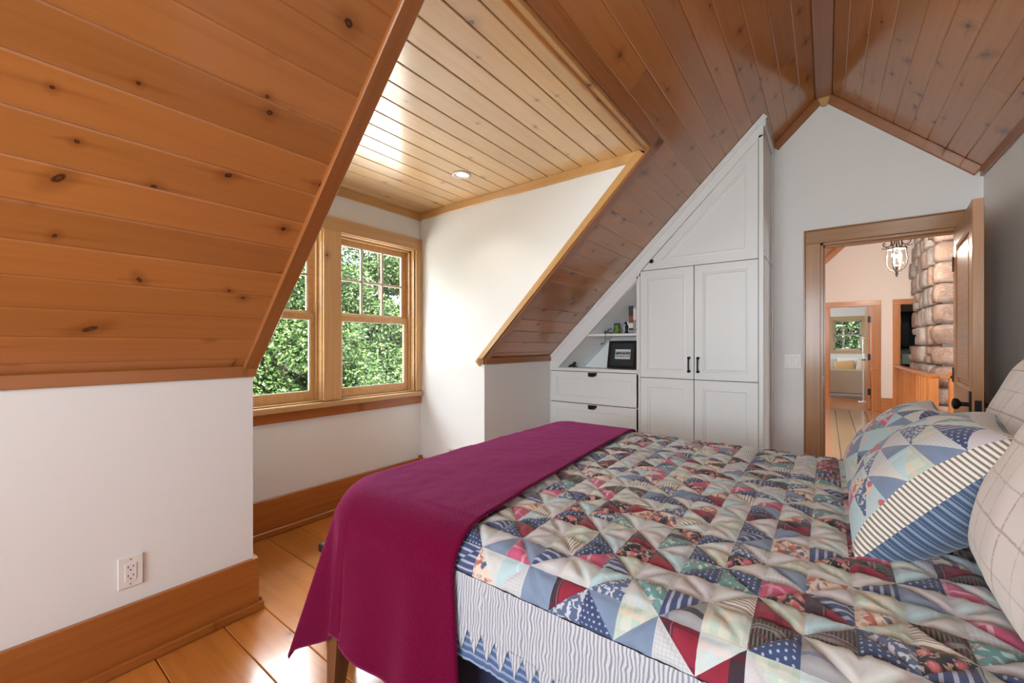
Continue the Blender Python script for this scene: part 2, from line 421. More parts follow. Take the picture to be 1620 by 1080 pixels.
for i in range(24):
    xb, xa = edges[i], edges[i+1]
    if xa < KX: xa = KX+.002
    if xb <= KX+.02: break
    wd = (xb-xa)*nl-.0006
    if xb > XJ+.01:
        segs = [(-2.3, GY)]
        c1 = random.uniform(0.2, 1.6); c2 = random.uniform(2.55, 3.6)
        c1 = {0: 1.1, 1: .5, 2: 1.9, 3: .9, 4: 2.2, 5: 0.6, 6: 1.4, 7: 2.0, 8: .7}.get(i, c1)
        segs = [(-2.3, c1), (c1, c2), (c2, GY)]
    else:
        segs = [(-2.3, D0-.012)]
        segs += [(D1+.012, GY)]
    for a, b in segs:
        p = Vector((xa, a, zl(xa)))
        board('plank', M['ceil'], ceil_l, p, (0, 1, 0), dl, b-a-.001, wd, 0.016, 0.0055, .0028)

m = MB(); o1 = Vector((SR, 0, 1)).normalized()
ps = []
for o in (0.018, 0.09):
    for x, y in ((RXR-.06, BY-.1), (RX+.1, BY-.1), (RX+.1, GY+.12), (RXR-.06, GY+.12)): ps.append(Vector((x, y, zr(x)))+o1*o)
m.add(ps, [(0, 1, 2, 3), (7, 6, 5, 4), (0, 4, 5, 1), (1, 5, 6, 2), (2, 6, 7, 3), (3, 7, 4, 0)])
ceil_r = struct(m.build('ceiling_right', M['gap']), 'sloping knotty pine plank ceiling on the bed-head side', 'ceiling')
dr_ = Vector((-1, 0, SR)).normalized(); nr = math.hypot(1, SR)
redges = [RXR, .107, .195, .289, .383, .47, .562, .655, .747, RX-.002]
butts = {4: 3.69, 3: 3.1, 5: 2.768, 0: 1.2, 1: 2.2, 2: 1.0, 6: 1.7, 7: 3.2, 8: 2.0}
for i in range(9):
    xa, xb = redges[i], redges[i+1]
    for a, b in ((-2.3, butts[i]), (butts[i], GY)):
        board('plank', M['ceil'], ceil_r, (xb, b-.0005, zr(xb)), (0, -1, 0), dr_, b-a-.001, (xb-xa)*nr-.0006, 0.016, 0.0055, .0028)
# ridge board, right and left of the peak
rb = obox('trim_ridge', M['trim'], None, RXL-.002, RXR+.002, BY, GY, RZ-.012, RZ+.016, 'y', .003)
struct(rb, 'flat pine board along the ridge of the ceiling', 'ridge board')

m = MB(); m.box(WX-.1, XJ+.0, D0-.05, D1+.05, DZ+.018, DZ+.07)
ceil_d = struct(m.build('ceiling_dormer', M['gap']), 'flat pale pine plank ceiling of the dormer with a recessed light', 'ceiling')
dx = [XJ, -.957, -1.057, -1.178, -1.307, -1.437, -1.57, -1.696, -1.825, -1.955, -2.084, -2.213, -2.343, -2.47, -2.6, -2.73, -2.855, WX]
for i in range(len(dx)-1):
    xb, xa = dx[i], dx[i+1]
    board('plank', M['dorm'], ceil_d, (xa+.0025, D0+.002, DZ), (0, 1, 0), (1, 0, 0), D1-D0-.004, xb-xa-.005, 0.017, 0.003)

# ------------------------------------------------------------------ trims
ntrim = [0]
def trim(mat, label, x0, x1, y0, y1, z0, z1, axis, bev=.003, name=None):
    ntrim[0] += 1
    o = obox(name or 'trim_%d' % ntrim[0], M[mat], None, x0, x1, y0, y1, z0, z1, axis, bev)
    return struct(o, label, 'trim')
def trim_dir(mat, label, p0, p1, uy, wd, T, ch=.004):
    """strip from p0 to p1, visible face spanned by (p1-p0, uy)"""
    ntrim[0] += 1
    p0, p1 = Vector(p0), Vector(p1)
    o = board('trim_%d' % ntrim[0], M[mat], None, p0, p1-p0, uy, (p1-p0).length, wd, T, ch)
    return struct(o, label, 'trim')
# knee wall top trim
trim('trim', 'pine strip along the top of the knee wall with the outlet', KX, KX+.016, BY, D0+.012, 1.102, 1.152, 'y')
trim('trim', 'pine strip along the top of the short knee wall beside the cupboard', KX, KX+.016, D1+.0, CY, 1.098, 1.150, 'y')
# dormer rake trims: soffit strip on the slope and board on the cheek edge
nd = Vector((SL, 0, -1)).normalized()
pA = Vector((KX-.02, D0-.045, zl(KX-.02)))+nd*.016; pB = Vector((XJ+.05, D0-.045, zl(XJ+.05)))+nd*.016
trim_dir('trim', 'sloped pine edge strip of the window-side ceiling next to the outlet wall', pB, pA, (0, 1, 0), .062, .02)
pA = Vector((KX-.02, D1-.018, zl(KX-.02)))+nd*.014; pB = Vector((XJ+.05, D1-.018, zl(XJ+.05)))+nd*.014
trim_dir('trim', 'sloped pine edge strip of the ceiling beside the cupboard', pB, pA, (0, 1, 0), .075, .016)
# face board on the right cheek (normal -Y)
pA = Vector((KX-.045, D1-.018, zl(KX-.045)-.02)); pB = Vector((XJ-.03, D1-.018, zl(XJ-.03)-.005))
trim_dir('rake', 'sloped pine board on the dormer wall edge, coloured as lit by the window', pA, pB, Vector((-SL, 0, 1)), .058, .018)
trim('trim', 'small pine end block at the foot of the sloped pale board', KX-.062, KX+.004, D1-.018, D1+.0, 1.098, 1.15, 'z')
# dormer ceiling cornice
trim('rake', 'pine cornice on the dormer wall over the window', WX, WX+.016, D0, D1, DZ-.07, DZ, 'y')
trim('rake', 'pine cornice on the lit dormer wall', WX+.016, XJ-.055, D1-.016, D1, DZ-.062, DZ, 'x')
trim('rake', 'pine header strip coloured as window-lit where dormer ceiling meets the slope', XJ-.045, XJ+.008, D0-.02, D1-.016, DZ-.014, DZ+.014, 'y')
hd = Vector((XJ+.012, D0-.02, zl(XJ+.012)))+nd*.014
trim_dir('trim', 'brown pine casing along the slope above the dormer', hd, hd+Vector((0, D1-D0+.09, 0)), dl, .062, .014)
# gable rake trims
for (xa, xb, zf, lab) in ((-.364, RXL, zl, 'pine rake strip on the far wall between cupboard and ridge'), ):
    pa = Vector((xa, GY-.016, zf(xa))); pb = Vector((xb+.012, GY-.016, zf(xb+.012)))
    trim_dir('trim', lab, pa+Vector((SL, 0, -1)).normalized()*.062, pb+Vector((SL, 0, -1)).normalized()*.062, Vector((-SL, 0, 1)), .062, .016)
pa = Vector((RXR-.012, GY-.016, zr(RXR-.012))); pb = Vector((RX, GY-.016, zr(RX)))
off = Vector((-SR, 0, -1)).normalized()*.062
trim_dir('trim', 'long pine rake strip on the far wall over the doorway', pa+off, pb+off, Vector((SR, 0, 1)), .062, .016)
m = MB(); m.prism([(RXL+.012, RZ-.005), (RXR-.008, RZ-.005), (RXR-.028, RZ-.076), (RXL+.036, RZ-.076)], GY-.022, GY-.001, 'xz')
struct(m.build('trim_ridge_block', M['rake']), 'small tapered pine block under the ridge on the far wall', 'trim')
# top of right wall
pa = Vector((RX-.016, GY, zr(RX)-.06)); 
trim('trim', 'pine strip along the top of the side wall', RX-.016, RX, BY, GY, zr(RX)-.058, zr(RX)+.01, 'y')

# ------------------------------------------------------------------ baseboards
def baseboard(name, label, x0, x1, y0, y1, side, top=.245):
    """side: inward normal '+x','-x','-y'"""
    e = empty(name, (0, 0, 0), label, 'baseboard', None, 'structure')
    t, s = .024, .018
    if side == '+x':
        obox('base_plank', M['base'], e, x0, x0+t, y0, y1, 0, top, 'y', .003)
        obox('shoe_molding', M['base'], e, x0+t, x0+t+s, y0, y1+(s if y1 < 1 else 0), 0, .042, 'y', .006)
    elif side == '-y':
        obox('base_plank', M['base'], e, x0, x1, y0-t, y0, 0, top, 'x', .003)
        obox('shoe_molding', M['base'], e, x0, x1, y0-t-s, y0-t, 0, .042, 'x', .006)
    elif side == '+y':
        obox('base_plank', M['base'], e, x0, x1, y0, y0+t, 0, top, 'x', .003)
        obox('shoe_molding', M['base'], e, x0, x1, y0+t, y0+t+s, 0, .042, 'x', .006)
    elif side == '-x':
        obox('base_plank', M['base'], e, x0-t, x0, y0, y1, 0, top, 'y', .003)
    return e
baseboard('baseboard_left', 'tall orange pine baseboard on the outlet wall', KX, 0, BY, D0+.018, '+x')
baseboard('baseboard_window', 'tall orange pine baseboard under the dormer window', WX, 0, D0, D1-.024, '+x', .242)
baseboard('baseboard_dormer_right', 'pine baseboard on the lit dormer wall by the floor grille', WX, KX, D1, 0, '-y', .242)
baseboard('baseboard_dormer_left', 'pine baseboard round the end of the outlet wall', WX, KX, D0, 0, '+y', .242)
baseboard('baseboard_knee_right', 'pine baseboard on the short knee wall', KX, 0, D1, CY, '+x')
baseboard('baseboard_right', 'pine baseboard on the side wall behind the bed', RX, 0, BY, GY, '-x')
obox('trim_corner_post', M['base'], None, WX+.0, WX+.03, D1-.03, D1-.0, .0, .262, 'z', .003)
struct(bpy.data.objects['trim_corner_post'], 'little pine corner post where the dormer baseboards meet', 'trim')

# ------------------------------------------------------------------ dormer window
def sash(win, y0, y1, z0, z1, x, d, stile, top, bot, grid=None):
    s_ = MB()
    s_.box(x-d, x, y0, y0+stile, z0, z1, 0, .003); s_.box(x-d, x, y1-stile, y1, z0, z1, 0, .003)
    s_.box(x-d, x, y0+stile, y1-stile, z1-top, z1, 0, .003); s_.box(x-d, x, y0+stile, y1-stile, z0, z0+bot, 0, .003)
    s = s_.build('sash', M['win'], win)
    gy0, gy1, gz0, gz1 = y0+stile, y1-stile, z0+bot, z1-top
    g = .005
    bd = MB()   # pale glazing bead
    bd.box(x-d*.45, x-.006, gy0, gy0+g, gz0, gz1); bd.box(x-d*.45, x-.006, gy1-g, gy1, gz0, gz1)
    bd.box(x-d*.45, x-.006, gy0, gy1, gz0, gz0+g); bd.box(x-d*.45, x-.006, gy0, gy1, gz1-g, gz1)
    bd.build('glazing_bead', M['plate'], s)
    cols, rows = grid or (1, 1)
    for a in range(cols):
        for b in range(rows):
            ya = gy0+(gy1-gy0)*a/cols; yb = gy0+(gy1-gy0)*(a+1)/cols
            za = gz0+(gz1-gz0)*b/rows; zb = gz0+(gz1-gz0)*(b+1)/rows
            p = MB(); p.box(x-d*.55, x-d*.55+.004, ya, yb, za, zb); p.build('pane', M['glass'], s)
    for a in range(1, cols):
        ya = gy0+(gy1-gy0)*a/cols; obox('muntin', M['muntin'], s, x-d*.8, x-.004, ya-.009, ya+.009, gz0, gz1, 'z', .003)
    for b in range(1, rows):
        za = gz0+(gz1-gz0)*b/rows; obox('muntin', M['muntin'], s, x-d*.75, x-.006, gy0, gy1, za-.009, za+.009, 'y', .003)
    return s
M['muntin'] = wood('muntin_fir', (0.56, 0.46, 0.35), (0.46, 0.36, 0.26), .4, .2, 0.0, (1, 5), .8)
w1 = empty('window_1', (0, 0, 0), 'fir double-hung double window of the dormer with leafy view', 'window', None, 'structure')
yc0, yc1 = 1.584, 1.722
obox('head_casing', M['win'], w1, WX, WX+.022, D0+.004, D1-.001, 2.098, 2.192, 'y', .003)
obox('head_cap', M['win'], w1, WX, WX+.028, D0+.002, D1-.0005, 2.190, 2.200, 'y', .002)
obox('side_casing', M['win'], w1, WX, WX+.022, 2.438, D1-.001, .845, 2.098, 'z', .003)
obox('side_casing', M['win'], w1, WX, WX+.022, D0+.004, .872, .845, 2.098, 'z', .003)
obox('mullion_casing', M['win'], w1, WX, WX+.022, yc0, yc1, .845, 2.098, 'z', .003)
obox('window_stool', M['win'], w1, WX-.03, WX+.045, D0+.004, D1-.001, .800, .840, 'y', .006)
obox('apron', M['base'], w1, WX, WX+.020, D0+.004, D1-.006, .733, .800, 'y', .003)
mm = MB(); mm.box(WX-.16, WX, yc0+.01, yc1-.01, .845, 2.1, 0, .002); mm.build('mullion_post', M['win'], w1)
for (a, b) in ((.876, yc0), (yc1, 2.434)):
    j = MB()
    jx0, jx1 = WX-.155, WX
    j.box(jx0, jx1, a-.012, a+.006, .84, 2.105, 0, .001); j.box(jx0, jx1, b-.006, b+.012, .84, 2.105, 0, .001)
    j.box(jx0, jx1, a, b, 2.092, 2.105, 0, .001); j.box(jx0, jx1, a, b, .835, .848, 0, .001)
    j.box(WX-.062, WX-.046, a, a+.022, .845, 2.1, 0, .001); j.box(WX-.062, WX-.046, b-.022, b, .845, 2.1, 0, .001)
    j.box(WX-.062, WX-.046, a, b, 2.076, 2.1, 0, .001)
    j.build('jamb', M['win'], w1)
    sash(w1, a+.012, b-.012, 0.85, 1.486, WX-.066, .035, .045, .048, .066)
    sash(w1, a+.012, b-.012, 1.448, 2.09, WX-.104, .035, .045, .052, .052, (3, 2))

# ------------------------------------------------------------------ bedroom door
d1 = empty('door_1', (0, 0, 0), 'open fir panel door and casing in the far gable wall', 'door', None, 'structure')
x0, x1, zt = DO
obox('side_casing', M['door'], d1, x0-.098, x0, GY-.022, GY, 0, zt, 'z', .003)
obox('side_casing', M['door'], d1, x1, RX-.001, GY-.022, GY, 0, zt, 'z', .003)
obox('head_casing', M['door'], d1, x0-.098, RX-.001, GY-.022, GY, zt, zt+.1, 'x', .003)
obox('casing_band', M['door'], d1, x0-.108, x0-.098, GY-.03, GY, 0, zt+.11, 'z', .002)
obox('casing_band', M['door'], d1, x0-.098, RX-.001, GY-.03, GY, zt+.1, zt+.11, 'x', .002)
j = MB()
j.box(x0-.001, x0+.018, GY-.004, GY+.14, 0, zt, 0, .001); j.box(x1-.018, x1+.001, GY-.004, GY+.14, 0, zt, 0, .001); j.box(x0, x1, GY-.004, GY+.14, zt-.018, zt+.001, 0, .001)
j.box(x0+.018, x0+.03, GY+.05, GY+.09, 0, zt-.018); j.box(x0, x1, GY+.05, GY+.09, zt-.03, zt-.018)
j.build('jamb', M['door'], d1)
obox('strike_plate', M['chrome'], d1, x0+.0175, x0+.0195, GY+.012, GY+.04, .93, 1.0, 'z', 0)
# leaf: local frame, x along width from hinge, y = thickness, built then rotated
leafW, leafT, leafH = .80, .044, 2.034
leaf = bpy.data.objects.new('door_leaf', None); link(leaf, d1)
hinge = Vector((.712, GY-.03, 0)); free = Vector((.645, 3.27, 0))
lu = (free-hinge).normalized()
leafW = (free-hinge).length
leaf.matrix_local = Matrix.Translation(hinge) @ rot_from(lu, Vector((0, 0, 1)).cross(lu)).to_4x4()
def lbox(name, a, b, z0, z1, y0=-leafT/2, y1=leafT/2, axis='x', mat='door', bev=.002):
    return obox(name, M[mat], leaf, a, b, y0, y1, z0, z1, axis, bev)
st_w = .115
lbox('stile', 0, st_w, .01, leafH, axis='z'); lbox('stile', leafW-st_w, leafW, .01, leafH, axis='z')
lbox('top_rail', st_w, leafW-st_w, leafH-.125, leafH); lbox('lock_rail', st_w, leafW-st_w, .80, 1.0); lbox('bottom_rail', st_w, leafW-st_w, .01, .24)
def ringpanel(mb, poly, rings, plane_y, sgn=1, mi=0, axis='xz'):
    """poly CCW in (a,b); rings = [(inset, depth)]; depth is measured outward (sgn*y)"""
    def inset(d):
        n = len(poly); out = []
        for i in range(n):
            p0, p1, p2 = Vector(poly[i-1]), Vector(poly[i]), Vector(poly[(i+1) % n])
            e1 = (p1-p0).normalized(); e2 = (p2-p1).normalized()
            n1 = Vector((-e1.y, e1.x)); n2 = Vector((-e2.y, e2.x))
            k = 1+n1.dot(n2)
            out.append(p1+(n1+n2)*(d/max(k, .15)))
        return out
    vs = []; n = len(poly)
    for ins, dep in rings:
        for q in inset(ins): vs.append((q.x, plane_y+sgn*dep, q.y))
    fs = []
    for r in range(len(rings)-1):
        for i in range(n): fs.append((r*n+i, r*n+(i+1) % n, (r+1)*n+(i+1) % n, (r+1)*n+i))
    fs.append(tuple((len(rings)-1)*n+i for i in range(n)))
    mb.add(vs, fs, mi)
for (za, zb) in ((.24, .80), (1.0, leafH-.125)):
    pm = MB(); poly = [(st_w, za), (leafW-st_w, za), (leafW-st_w, zb), (st_w, zb)]
    for sg in (1, -1):
        ringpanel(pm, poly, [(0, .0), (0, .008), (.012, .003), (.014, -.004), (.034, -.002), (.05, .008)], sg*(.012), sg)
    pm.build('raised_panel', M['door'], leaf)
kn = MB()
kx, kz = leafW-.062, .925
for sg in (1, -1):
    kn.box(kx-.028, kx+.028, sg*leafT/2, sg*(leafT/2+.006), kz-.11, kz+.075, 0, .002)
    pts = [(.012, 0), (.012, .03), (.017, .034), (.029, .042), (.032, .052), (.029, .061), (.014, .067), (.001, .068)]
    kn.lathe([(r, sg*(leafT/2+.004+h)) for r, h in pts], (kx, 0, kz), 20, 0, 'y')
kn.build('door_knob', M['black'], leaf, sm=False)
lbox('latch_plate', leafW-.001, leafW+.0012, kz-.03, kz+.03, -.013, .013, 'z', 'black', 0)
for hz in (.25, 1.05, 1.8):
    hm = MB(); hm.tube([(-.006, -.024, hz-.05), (-.006, -.024, hz+.05)], .006, 8); hm.build('hinge', M['black'], leaf)

# ------------------------------------------------------------------ wall fittings
o = empty('wall_outlet', (KX+.003, .396, .37), 'white double wall outlet above the baseboard', 'outlet')
m = MB(); m.box(0, .006, -.037, .037, -.06, .06, 0, .002); m.build('cover_plate', M['plate'], o)
m = MB(); m.box(.006, .0085, -.0175, .0175, -.034, .034, 0, .001); m.build('receptacle', M['plate'], o)
m = MB()
for dz in (.017, -.017):
    m.box(.0083, .0089, -.009, -.0065, dz-.001, dz+.008); m.box(.0083, .0089, .006, .0085, dz-.001, dz+.007)
    m.tube([(.0083, -.0003, dz-.009), (.0089, -.0003, dz-.009)], .0028, 8)
m.build('slot', M['slot'], o)
for dz in (.048, -.048):
    m = MB(); m.tube([(.0058, 0, dz), (.0066, 0, dz)], .003, 8); m.build('screw', M['chrome'], o)
o = empty('light_switch', (-.220, GY-.003, 1.121), 'white double rocker light switch beside the doorway', 'switch')
m = MB(); m.box(-.06, .06, -.006, 0, -.06, .06, 0, .002); m.build('cover_plate', M['plate'], o)
for dx_ in (-.024, .024):
    m = MB(); m.box(dx_-.0165, dx_+.0165, -.010, -.006, -.033, .033, 0, .002); m.build('rocker', M['plate'], o)
o = empty('vent_grille', (-2.43, D1-.003, .31), 'white vent grille low on the lit dormer wall', 'vent')
m = MB(); m.box(-.155, .155, -.008, 0, -.078, -.056, 0, .002); m.box(-.155, .155, -.008, 0, .056, .078, 0, .002); m.box(-.155, -.13, -.008, 0, -.06, .06, 0, .002); m.box(.13, .155, -.008, 0, -.06, .06, 0, .002)
m.build('grille_frame', M['plate'], o)
m = MB(); m.box(-.13, .13, -.001, 0, -.057, .057); m.build('duct_opening', M['slot'], o)
for i in range(17):
    xx = -.125+.0156*i
    m = MB(); m.box(xx-.004, xx+.004, -.007, -.001, -.056, .056); m.build('louver', M['plate'], o)
o = empty('recessed_light', (-2.03, 2.10, DZ), 'round recessed ceiling light, lit, in the dormer ceiling', 'ceiling light')
m = MB(); m.lathe([(.064, -.001), (.066, -.005), (.055, -.008), (.045, -.006), (.040, .012), (.064, .012)], (0, 0, 0), 28); m.build('trim_ring', M['plate'], o, sm=True)
m = MB(); m.lathe([(.040, .002), (.03, -.003), (.001, -.005)], (0, 0, 0), 24); m.build('lamp_lens', M['lens'], o, sm=True)
light('recessed_lamp', 'SPOT', (-2.03, 2.10, DZ-.02), 6, (1, .93, .82), direction=(0, 0, -1), radius=.04, spot=2.0)

# ------------------------------------------------------------------ built-in cupboard under the slope
cup = empty('built_in_cupboard', (0, 0, 0), 'white built-in cupboard with sloping top, panel doors and open niche', 'cupboard')
F = CY; B = .02
def cprism(name, poly, y0, y1, mat='cab', parent=cup):
    m = MB(); m.prism(poly, y0, y1, 'xz'); return m.build(name, M[mat], parent)
cprism('slope_trim', [(-.364, zl(-.364)-.002), (-.364, 2.765), (-.392, 2.752), (-1.260, 1.886), (-1.298, 1.808), (-2.075, 1.035), (KX+.002, 1.035), (KX+.002, zl(KX)-.004)], F, F+B)
dv = Vector((1, 0, SL)).normalized(); nv = Vector((SL, 0, -1)).normalized()
m = MB()
a = Vector((KX+.006, 0, zl(KX+.006)-.004)); b = Vector((-.362, 0, zl(-.362)-.004))
for (o0, o1, yy) in ((0, .022, .016), (.022, .034, .009)):
    m.prism([((a+nv*o0).x, (a+nv*o0).z), ((b+nv*o0).x, (b+nv*o0).z), ((b+nv*o1).x, (b+nv*o1).z), ((a+nv*o1).x, (a+nv*o1).z)], F-yy, F, 'xz')
m.build('slope_molding', M['cab'], cup)
m = MB(); m.box(-.392, -.364, F, F+B, 0, 2.77); m.box(-1.298, -1.268, F, F+B, 0, 1.84); m.box(KX+.002, -1.275, F-.006, F+B, 1.008, 1.037, 0, .003); m.box(KX+.002, KX+.012, F, F+B, 0, 1.01)
m.box(KX+.01, -.37, F+.004, F+B, 0, .1)
m.build('face_frame', M['cab'], cup)
m = MB(); m.box(-.382, -.364, F+B, GY-.001, 0, zl(-.382)-.01); m.box(-.364, -.352, GY-.045, GY-.001, 0, zl(-.364)-.03, 0, .002)
m.box(-.364, -.356, F+.02, GY-.045, 1.90, 1.925, 0, .003)
m.build('side_panel', M['cab'], cup)
m = MB(); m.box(-.364, -.348, F+.0, GY-.001, 2.83, 2.905, 0, .004); m.build('side_molding', M['cab'], cup)
for zc in (1.86, 1.90):
    pass
# dark gap behind the doors, then the doors
m = MB(); m.box(-1.268, -.392, F+.022, F+.03, .05, 1.9); m.box(KX+.012, -1.298, F+.022, F+.03, .05, 1.01)
m.prism([(-.392, 1.88), (-.392, 2.76), (-1.262, 1.885)], F+.022, F+.03, 'xz'); m.build('inner_panel', M['gap'], cup)
RINGS = [(0, -.018), (0, -.002), (.002, 0), (.062, 0), (.0632, -.006), (.074, -.0045), (.078, -.006), (.0792, -.012), (.086, -.013)]
def cdoor(name, poly, rings=RINGS):
    m = MB(); ringpanel(m, poly, rings, F, -1); return m.build(name, M['cab'], cup)
g = .0025
def rectp(x0, x1, z0, z1): return [(x0+g, z0+g), (x1-g, z0+g), (x1-g, z1-g), (x0+g, z1-g)]
XL, XM, XR_ = -1.268, -.8345, -.393
doorA = cdoor('door', rectp(XL, XM, .978, 1.880)); doorB = cdoor('door', rectp(XM, XR_, .978, 1.880))
cdoor('door', rectp(XL, XM, .10, .978)); cdoor('door', rectp(XM, XR_, .10, .978))
doorT = cdoor('triangular_door', [(XL+.012, 1.882), (XR_-g, 1.882), (XR_-g, 2.748)], [(0, -.018), (0, -.002), (.002, 0), (.070, 0), (.0712, -.006), (.082, -.0045), (.086, -.006), (.0872, -.012), (.094, -.013)])
def pull(parent, x, z0, z1):
    m = MB()
    m.tube([(x, F-.030, z0-.004), (x, F-.033, (z0+z1)/2), (x, F-.030, z1+.004)], .0055, 10)
    for z in (z0, z1):
        m.lathe([(.0105, 0), (.0105, -.004), (.006, -.008), (.006, -.024), (.0095, -.029), (.0095, -.034), (.004, -.037)], (x, F, z), 12, 0, 'y')
    m.build('handle', M['black'], parent, sm=False)
pull(doorA, -.870, 1.043, 1.150); pull(doorB, -.803, 1.043, 1.150)
m = MB(); m.lathe([(.008, 0), (.007, -.012), (.014, -.018), (.017, -.024), (.013, -.030), (.001, -.032)], (-1.164, F, 1.949), 16, 0, 'y'); m.build('knob', M['black'], doorT, sm=True)
DR = [(0, -.018), (0, -.002), (.002, 0), (.056, 0), (.0572, -.005), (.066, -.004), (.069, -.005), (.070, -.010), (.076, -.011)]
for (z0, z1, ch) in ((.709, 1.005, 1), (.405, .707, 0), (.10, .403, 0)):
    poly = rectp(KX+.012, -1.278, z0, z1)
    if False: poly = [poly[0], poly[1], poly[2], (poly[3][0]+.022, poly[3][1]), (poly[3][0]+.007, poly[3][1]-.007), (poly[3][0], poly[3][1]-.022)]
    dr = cdoor('drawer', poly, DR)
    zc = z1-.026
    m = MB(); vs = []; fs = []; n = 12; kk = 5   # bin pull: quarter-round cup
    for i in range(kk+1):
        q = PI/2*i/kk
        for jx in range(n+1):
            t = -1+2*jx/n; w = .044*t
            sq = (1-abs(t)**3.5)**.5 if abs(t) < 1 else 0
            vs.append((-1.712+w, F-.002-.024*math.sin(q)*sq, zc+.014-.032*(1-math.cos(q))*(.35+.65*sq)))
    for i in range(kk):
        for jx in range(n): fs.append((i*(n+1)+jx, i*(n+1)+jx+1, (i+1)*(n+1)+jx+1, (i+1)*(n+1)+jx))
    m.add(vs, fs); m.box(-1.712-.046, -1.712+.046, F-.004, F, zc+.010, zc+.019, 0, .002)
    m.build('cup_pull', M['black'], dr, sm=False, fix=False)
# niche
NB = 3.80
m = MB(); m.box(KX+.005, -1.280, F+B, NB+.02, 1.008, 1.0335); m.build('niche_counter', M['cab'], cup)
m = MB(); m.prism([(KX+.0, 1.03), (-1.28, 1.03), (-1.28, 1.99), (KX+.0, 1.12)], NB, NB+.015, 'xz'); m.build('niche_back', M['cab'], cup)
def nz(x): return 1.041+.98*(x+2.075)
def slant():
    m = MB(); ps = []
    for off in (0, .012):
        for x, y in ((-2.10, F+B), (-1.27, F+B), (-1.27+.0, NB), (-2.10, NB)):
            sh = .135*(y-F-B)/(NB-F-B)
            ps.append((x, y, nz(x-sh)+off))
    m.add(ps, [(0, 1, 2, 3), (4, 7, 6, 5), (0, 4, 5, 1), (1, 5, 6, 2), (2, 6, 7, 3), (3, 7, 4, 0)])
    return m.build('niche_slope', M['cab'], cup)
slant()
m = MB(); m.box(-1.296, -1.282, F+B, NB, 1.03, 1.86); m.build('niche_side', M['cab'], cup)
m = MB(); m.prism([(-1.296, 1.333), (-1.296, 1.3535), (-1.752, 1.3535), (-1.775, 1.333)], F+.012, NB-.001, 'xz'); m.build('shelf', M['cab'], cup)

# things in the niche
def book(name, x0, w, h, d, cols, label, y0=3.60):
    z0 = 1.3545
    e = empty(name, (x0+w/2, y0, z0), label, 'book', 'books on the niche shelf')
    m = MB(); m.box(-w/2+.002, w/2-.002, .004, d-.003, .003, h-.003); m.build('pages', M['plate'], e)
    m = MB(); m.box(-w/2, -w/2+.002, 0, d, 0, h); m.box(w/2-.002, w/2, 0, d, 0, h); m.box(-w/2, w/2, 0, .004, 0, h, 0, .001)
    m.build('cover', cols[0], e)
    for (za, zb, c) in cols[1:]:
        m = MB(); m.box(-w/2-.0006, w/2+.0006, -.0008, .002, za*h, zb*h); m.build('spine_band', c, e)
c_dk = simple('book_charcoal', (.03, .03, .035), .5); c_rd = simple('book_rust', (.28, .06, .02), .5); c_wt = simple('book_white', (.78, .77, .74), .5); c_gy = simple('book_grey', (.35, .36, .37), .5)
book('book', -1.412, .040, .248, .15, [c_dk, (.40, .63, c_rd), (.20, .38, c_wt), (.03, .12, c_gy)], 'dark book with rust and white spine bands beside two pale books')
book('book', -1.370, .022, .245, .15, [c_gy, (.5, .9, c_wt)], 'slim grey book between the dark one and the white one')
book('book', -1.346, .046, .252, .16, [c_wt, (.12, .16, c_dk)], 'thick white book at the end of the niche shelf')
o = empty('bookend', (-1.44, 3.62, 1.3545), 'small dark animal bookend leaning against the books', 'bookend')
m = MB(); m.lathe([(.016, 0), (.019, .01), (.012, .03), (.015, .05), (.017, .065), (.009, .08), (.002, .09)], (0, 0, 0), 12); m.box(-.022, .024, -.02, .02, 0, .006, 0, .002); m.build('figure', M['black'], o, sm=True)
m = MB(); m.lathe([(.002, -.012), (.011, -.006), (.012, .004), (.006, .012), (.001, .014)], (-.008, 0, .095), 10); m.tube([(-.016, 0, .094), (-.026, 0, .090)], [.006, .003], 8); m.build('head', M['black'], o, sm=True)
# green lantern-like vase with wire cradle
gm = NT('green_glazed'); gm.set(Base_Color=gm.mix(gm.step(gm.noise(gm.tex('Object'), 40, 2), .4, .65), (.16, .30, .02), (.035, .11, .01)), Roughness=.2)
o = empty('green_vase', (-1.545, 3.66, 1.3545), 'small green glazed vase in a black wire cradle on the niche shelf', 'vase')
m = MB(); m.lathe([(.026, 0), (.029, .004), (.027, .03), (.022, .06), (.018, .078), (.020, .086), (.016, .086), (.014, .07)], (0, 0, 0), 18); m.build('body', gm.mat, o, sm=True)
m = MB()
for sgn in (-1, 1):
    m.tube([(sgn*.046, 0, .002), (sgn*.042, 0, .02), (sgn*.026, 0, .075), (sgn*.030, 0, .092), (sgn*.012, 0, .1)], .0028, 6)
m.tube([(-.012, 0, .1), (0, -.004, .092), (.012, 0, .1)], .003, 6); m.tube([(-.034, -.006, .088), (0, -.022, .087), (.034, -.006, .088)], .003, 6)
m.build('wire_cradle', M['black'], o)
o = empty('berry_twig', (-1.64, 3.64, 1.3545), 'dark twig with black berries lying by the green vase', 'twig')
m = MB(); m.tube([(.06, 0, .006), (.03, 0, .018), (0, 0, .02), (-.03, 0, .03)], .003, 6)
for e_ in ((-.02, .0, .045), (-.045, 0, .03), (-.05, 0, .012), (-.02, 0, .004), (.015, 0, .04), (.04, .0, .045)):
    m.tube([(0.0, 0, .02), e_], .0018, 5)
m.build('stem', M['black'], o)
for e_ in ((-.02, .0, .047), (-.047, 0, .032), (-.053, 0, .014), (-.02, 0, .0045), (.015, 0, .043), (.04, 0, .047), (-.035, 0, .045)):
    m = MB(); m.lathe([(.001, -.007), (.0055, -.004), (.0075, 0), (.0055, .004), (.001, .007)], e_ if e_[2] > .008 else (e_[0], e_[1], .008), 8); m.build('berry', M['black'], o, sm=True)
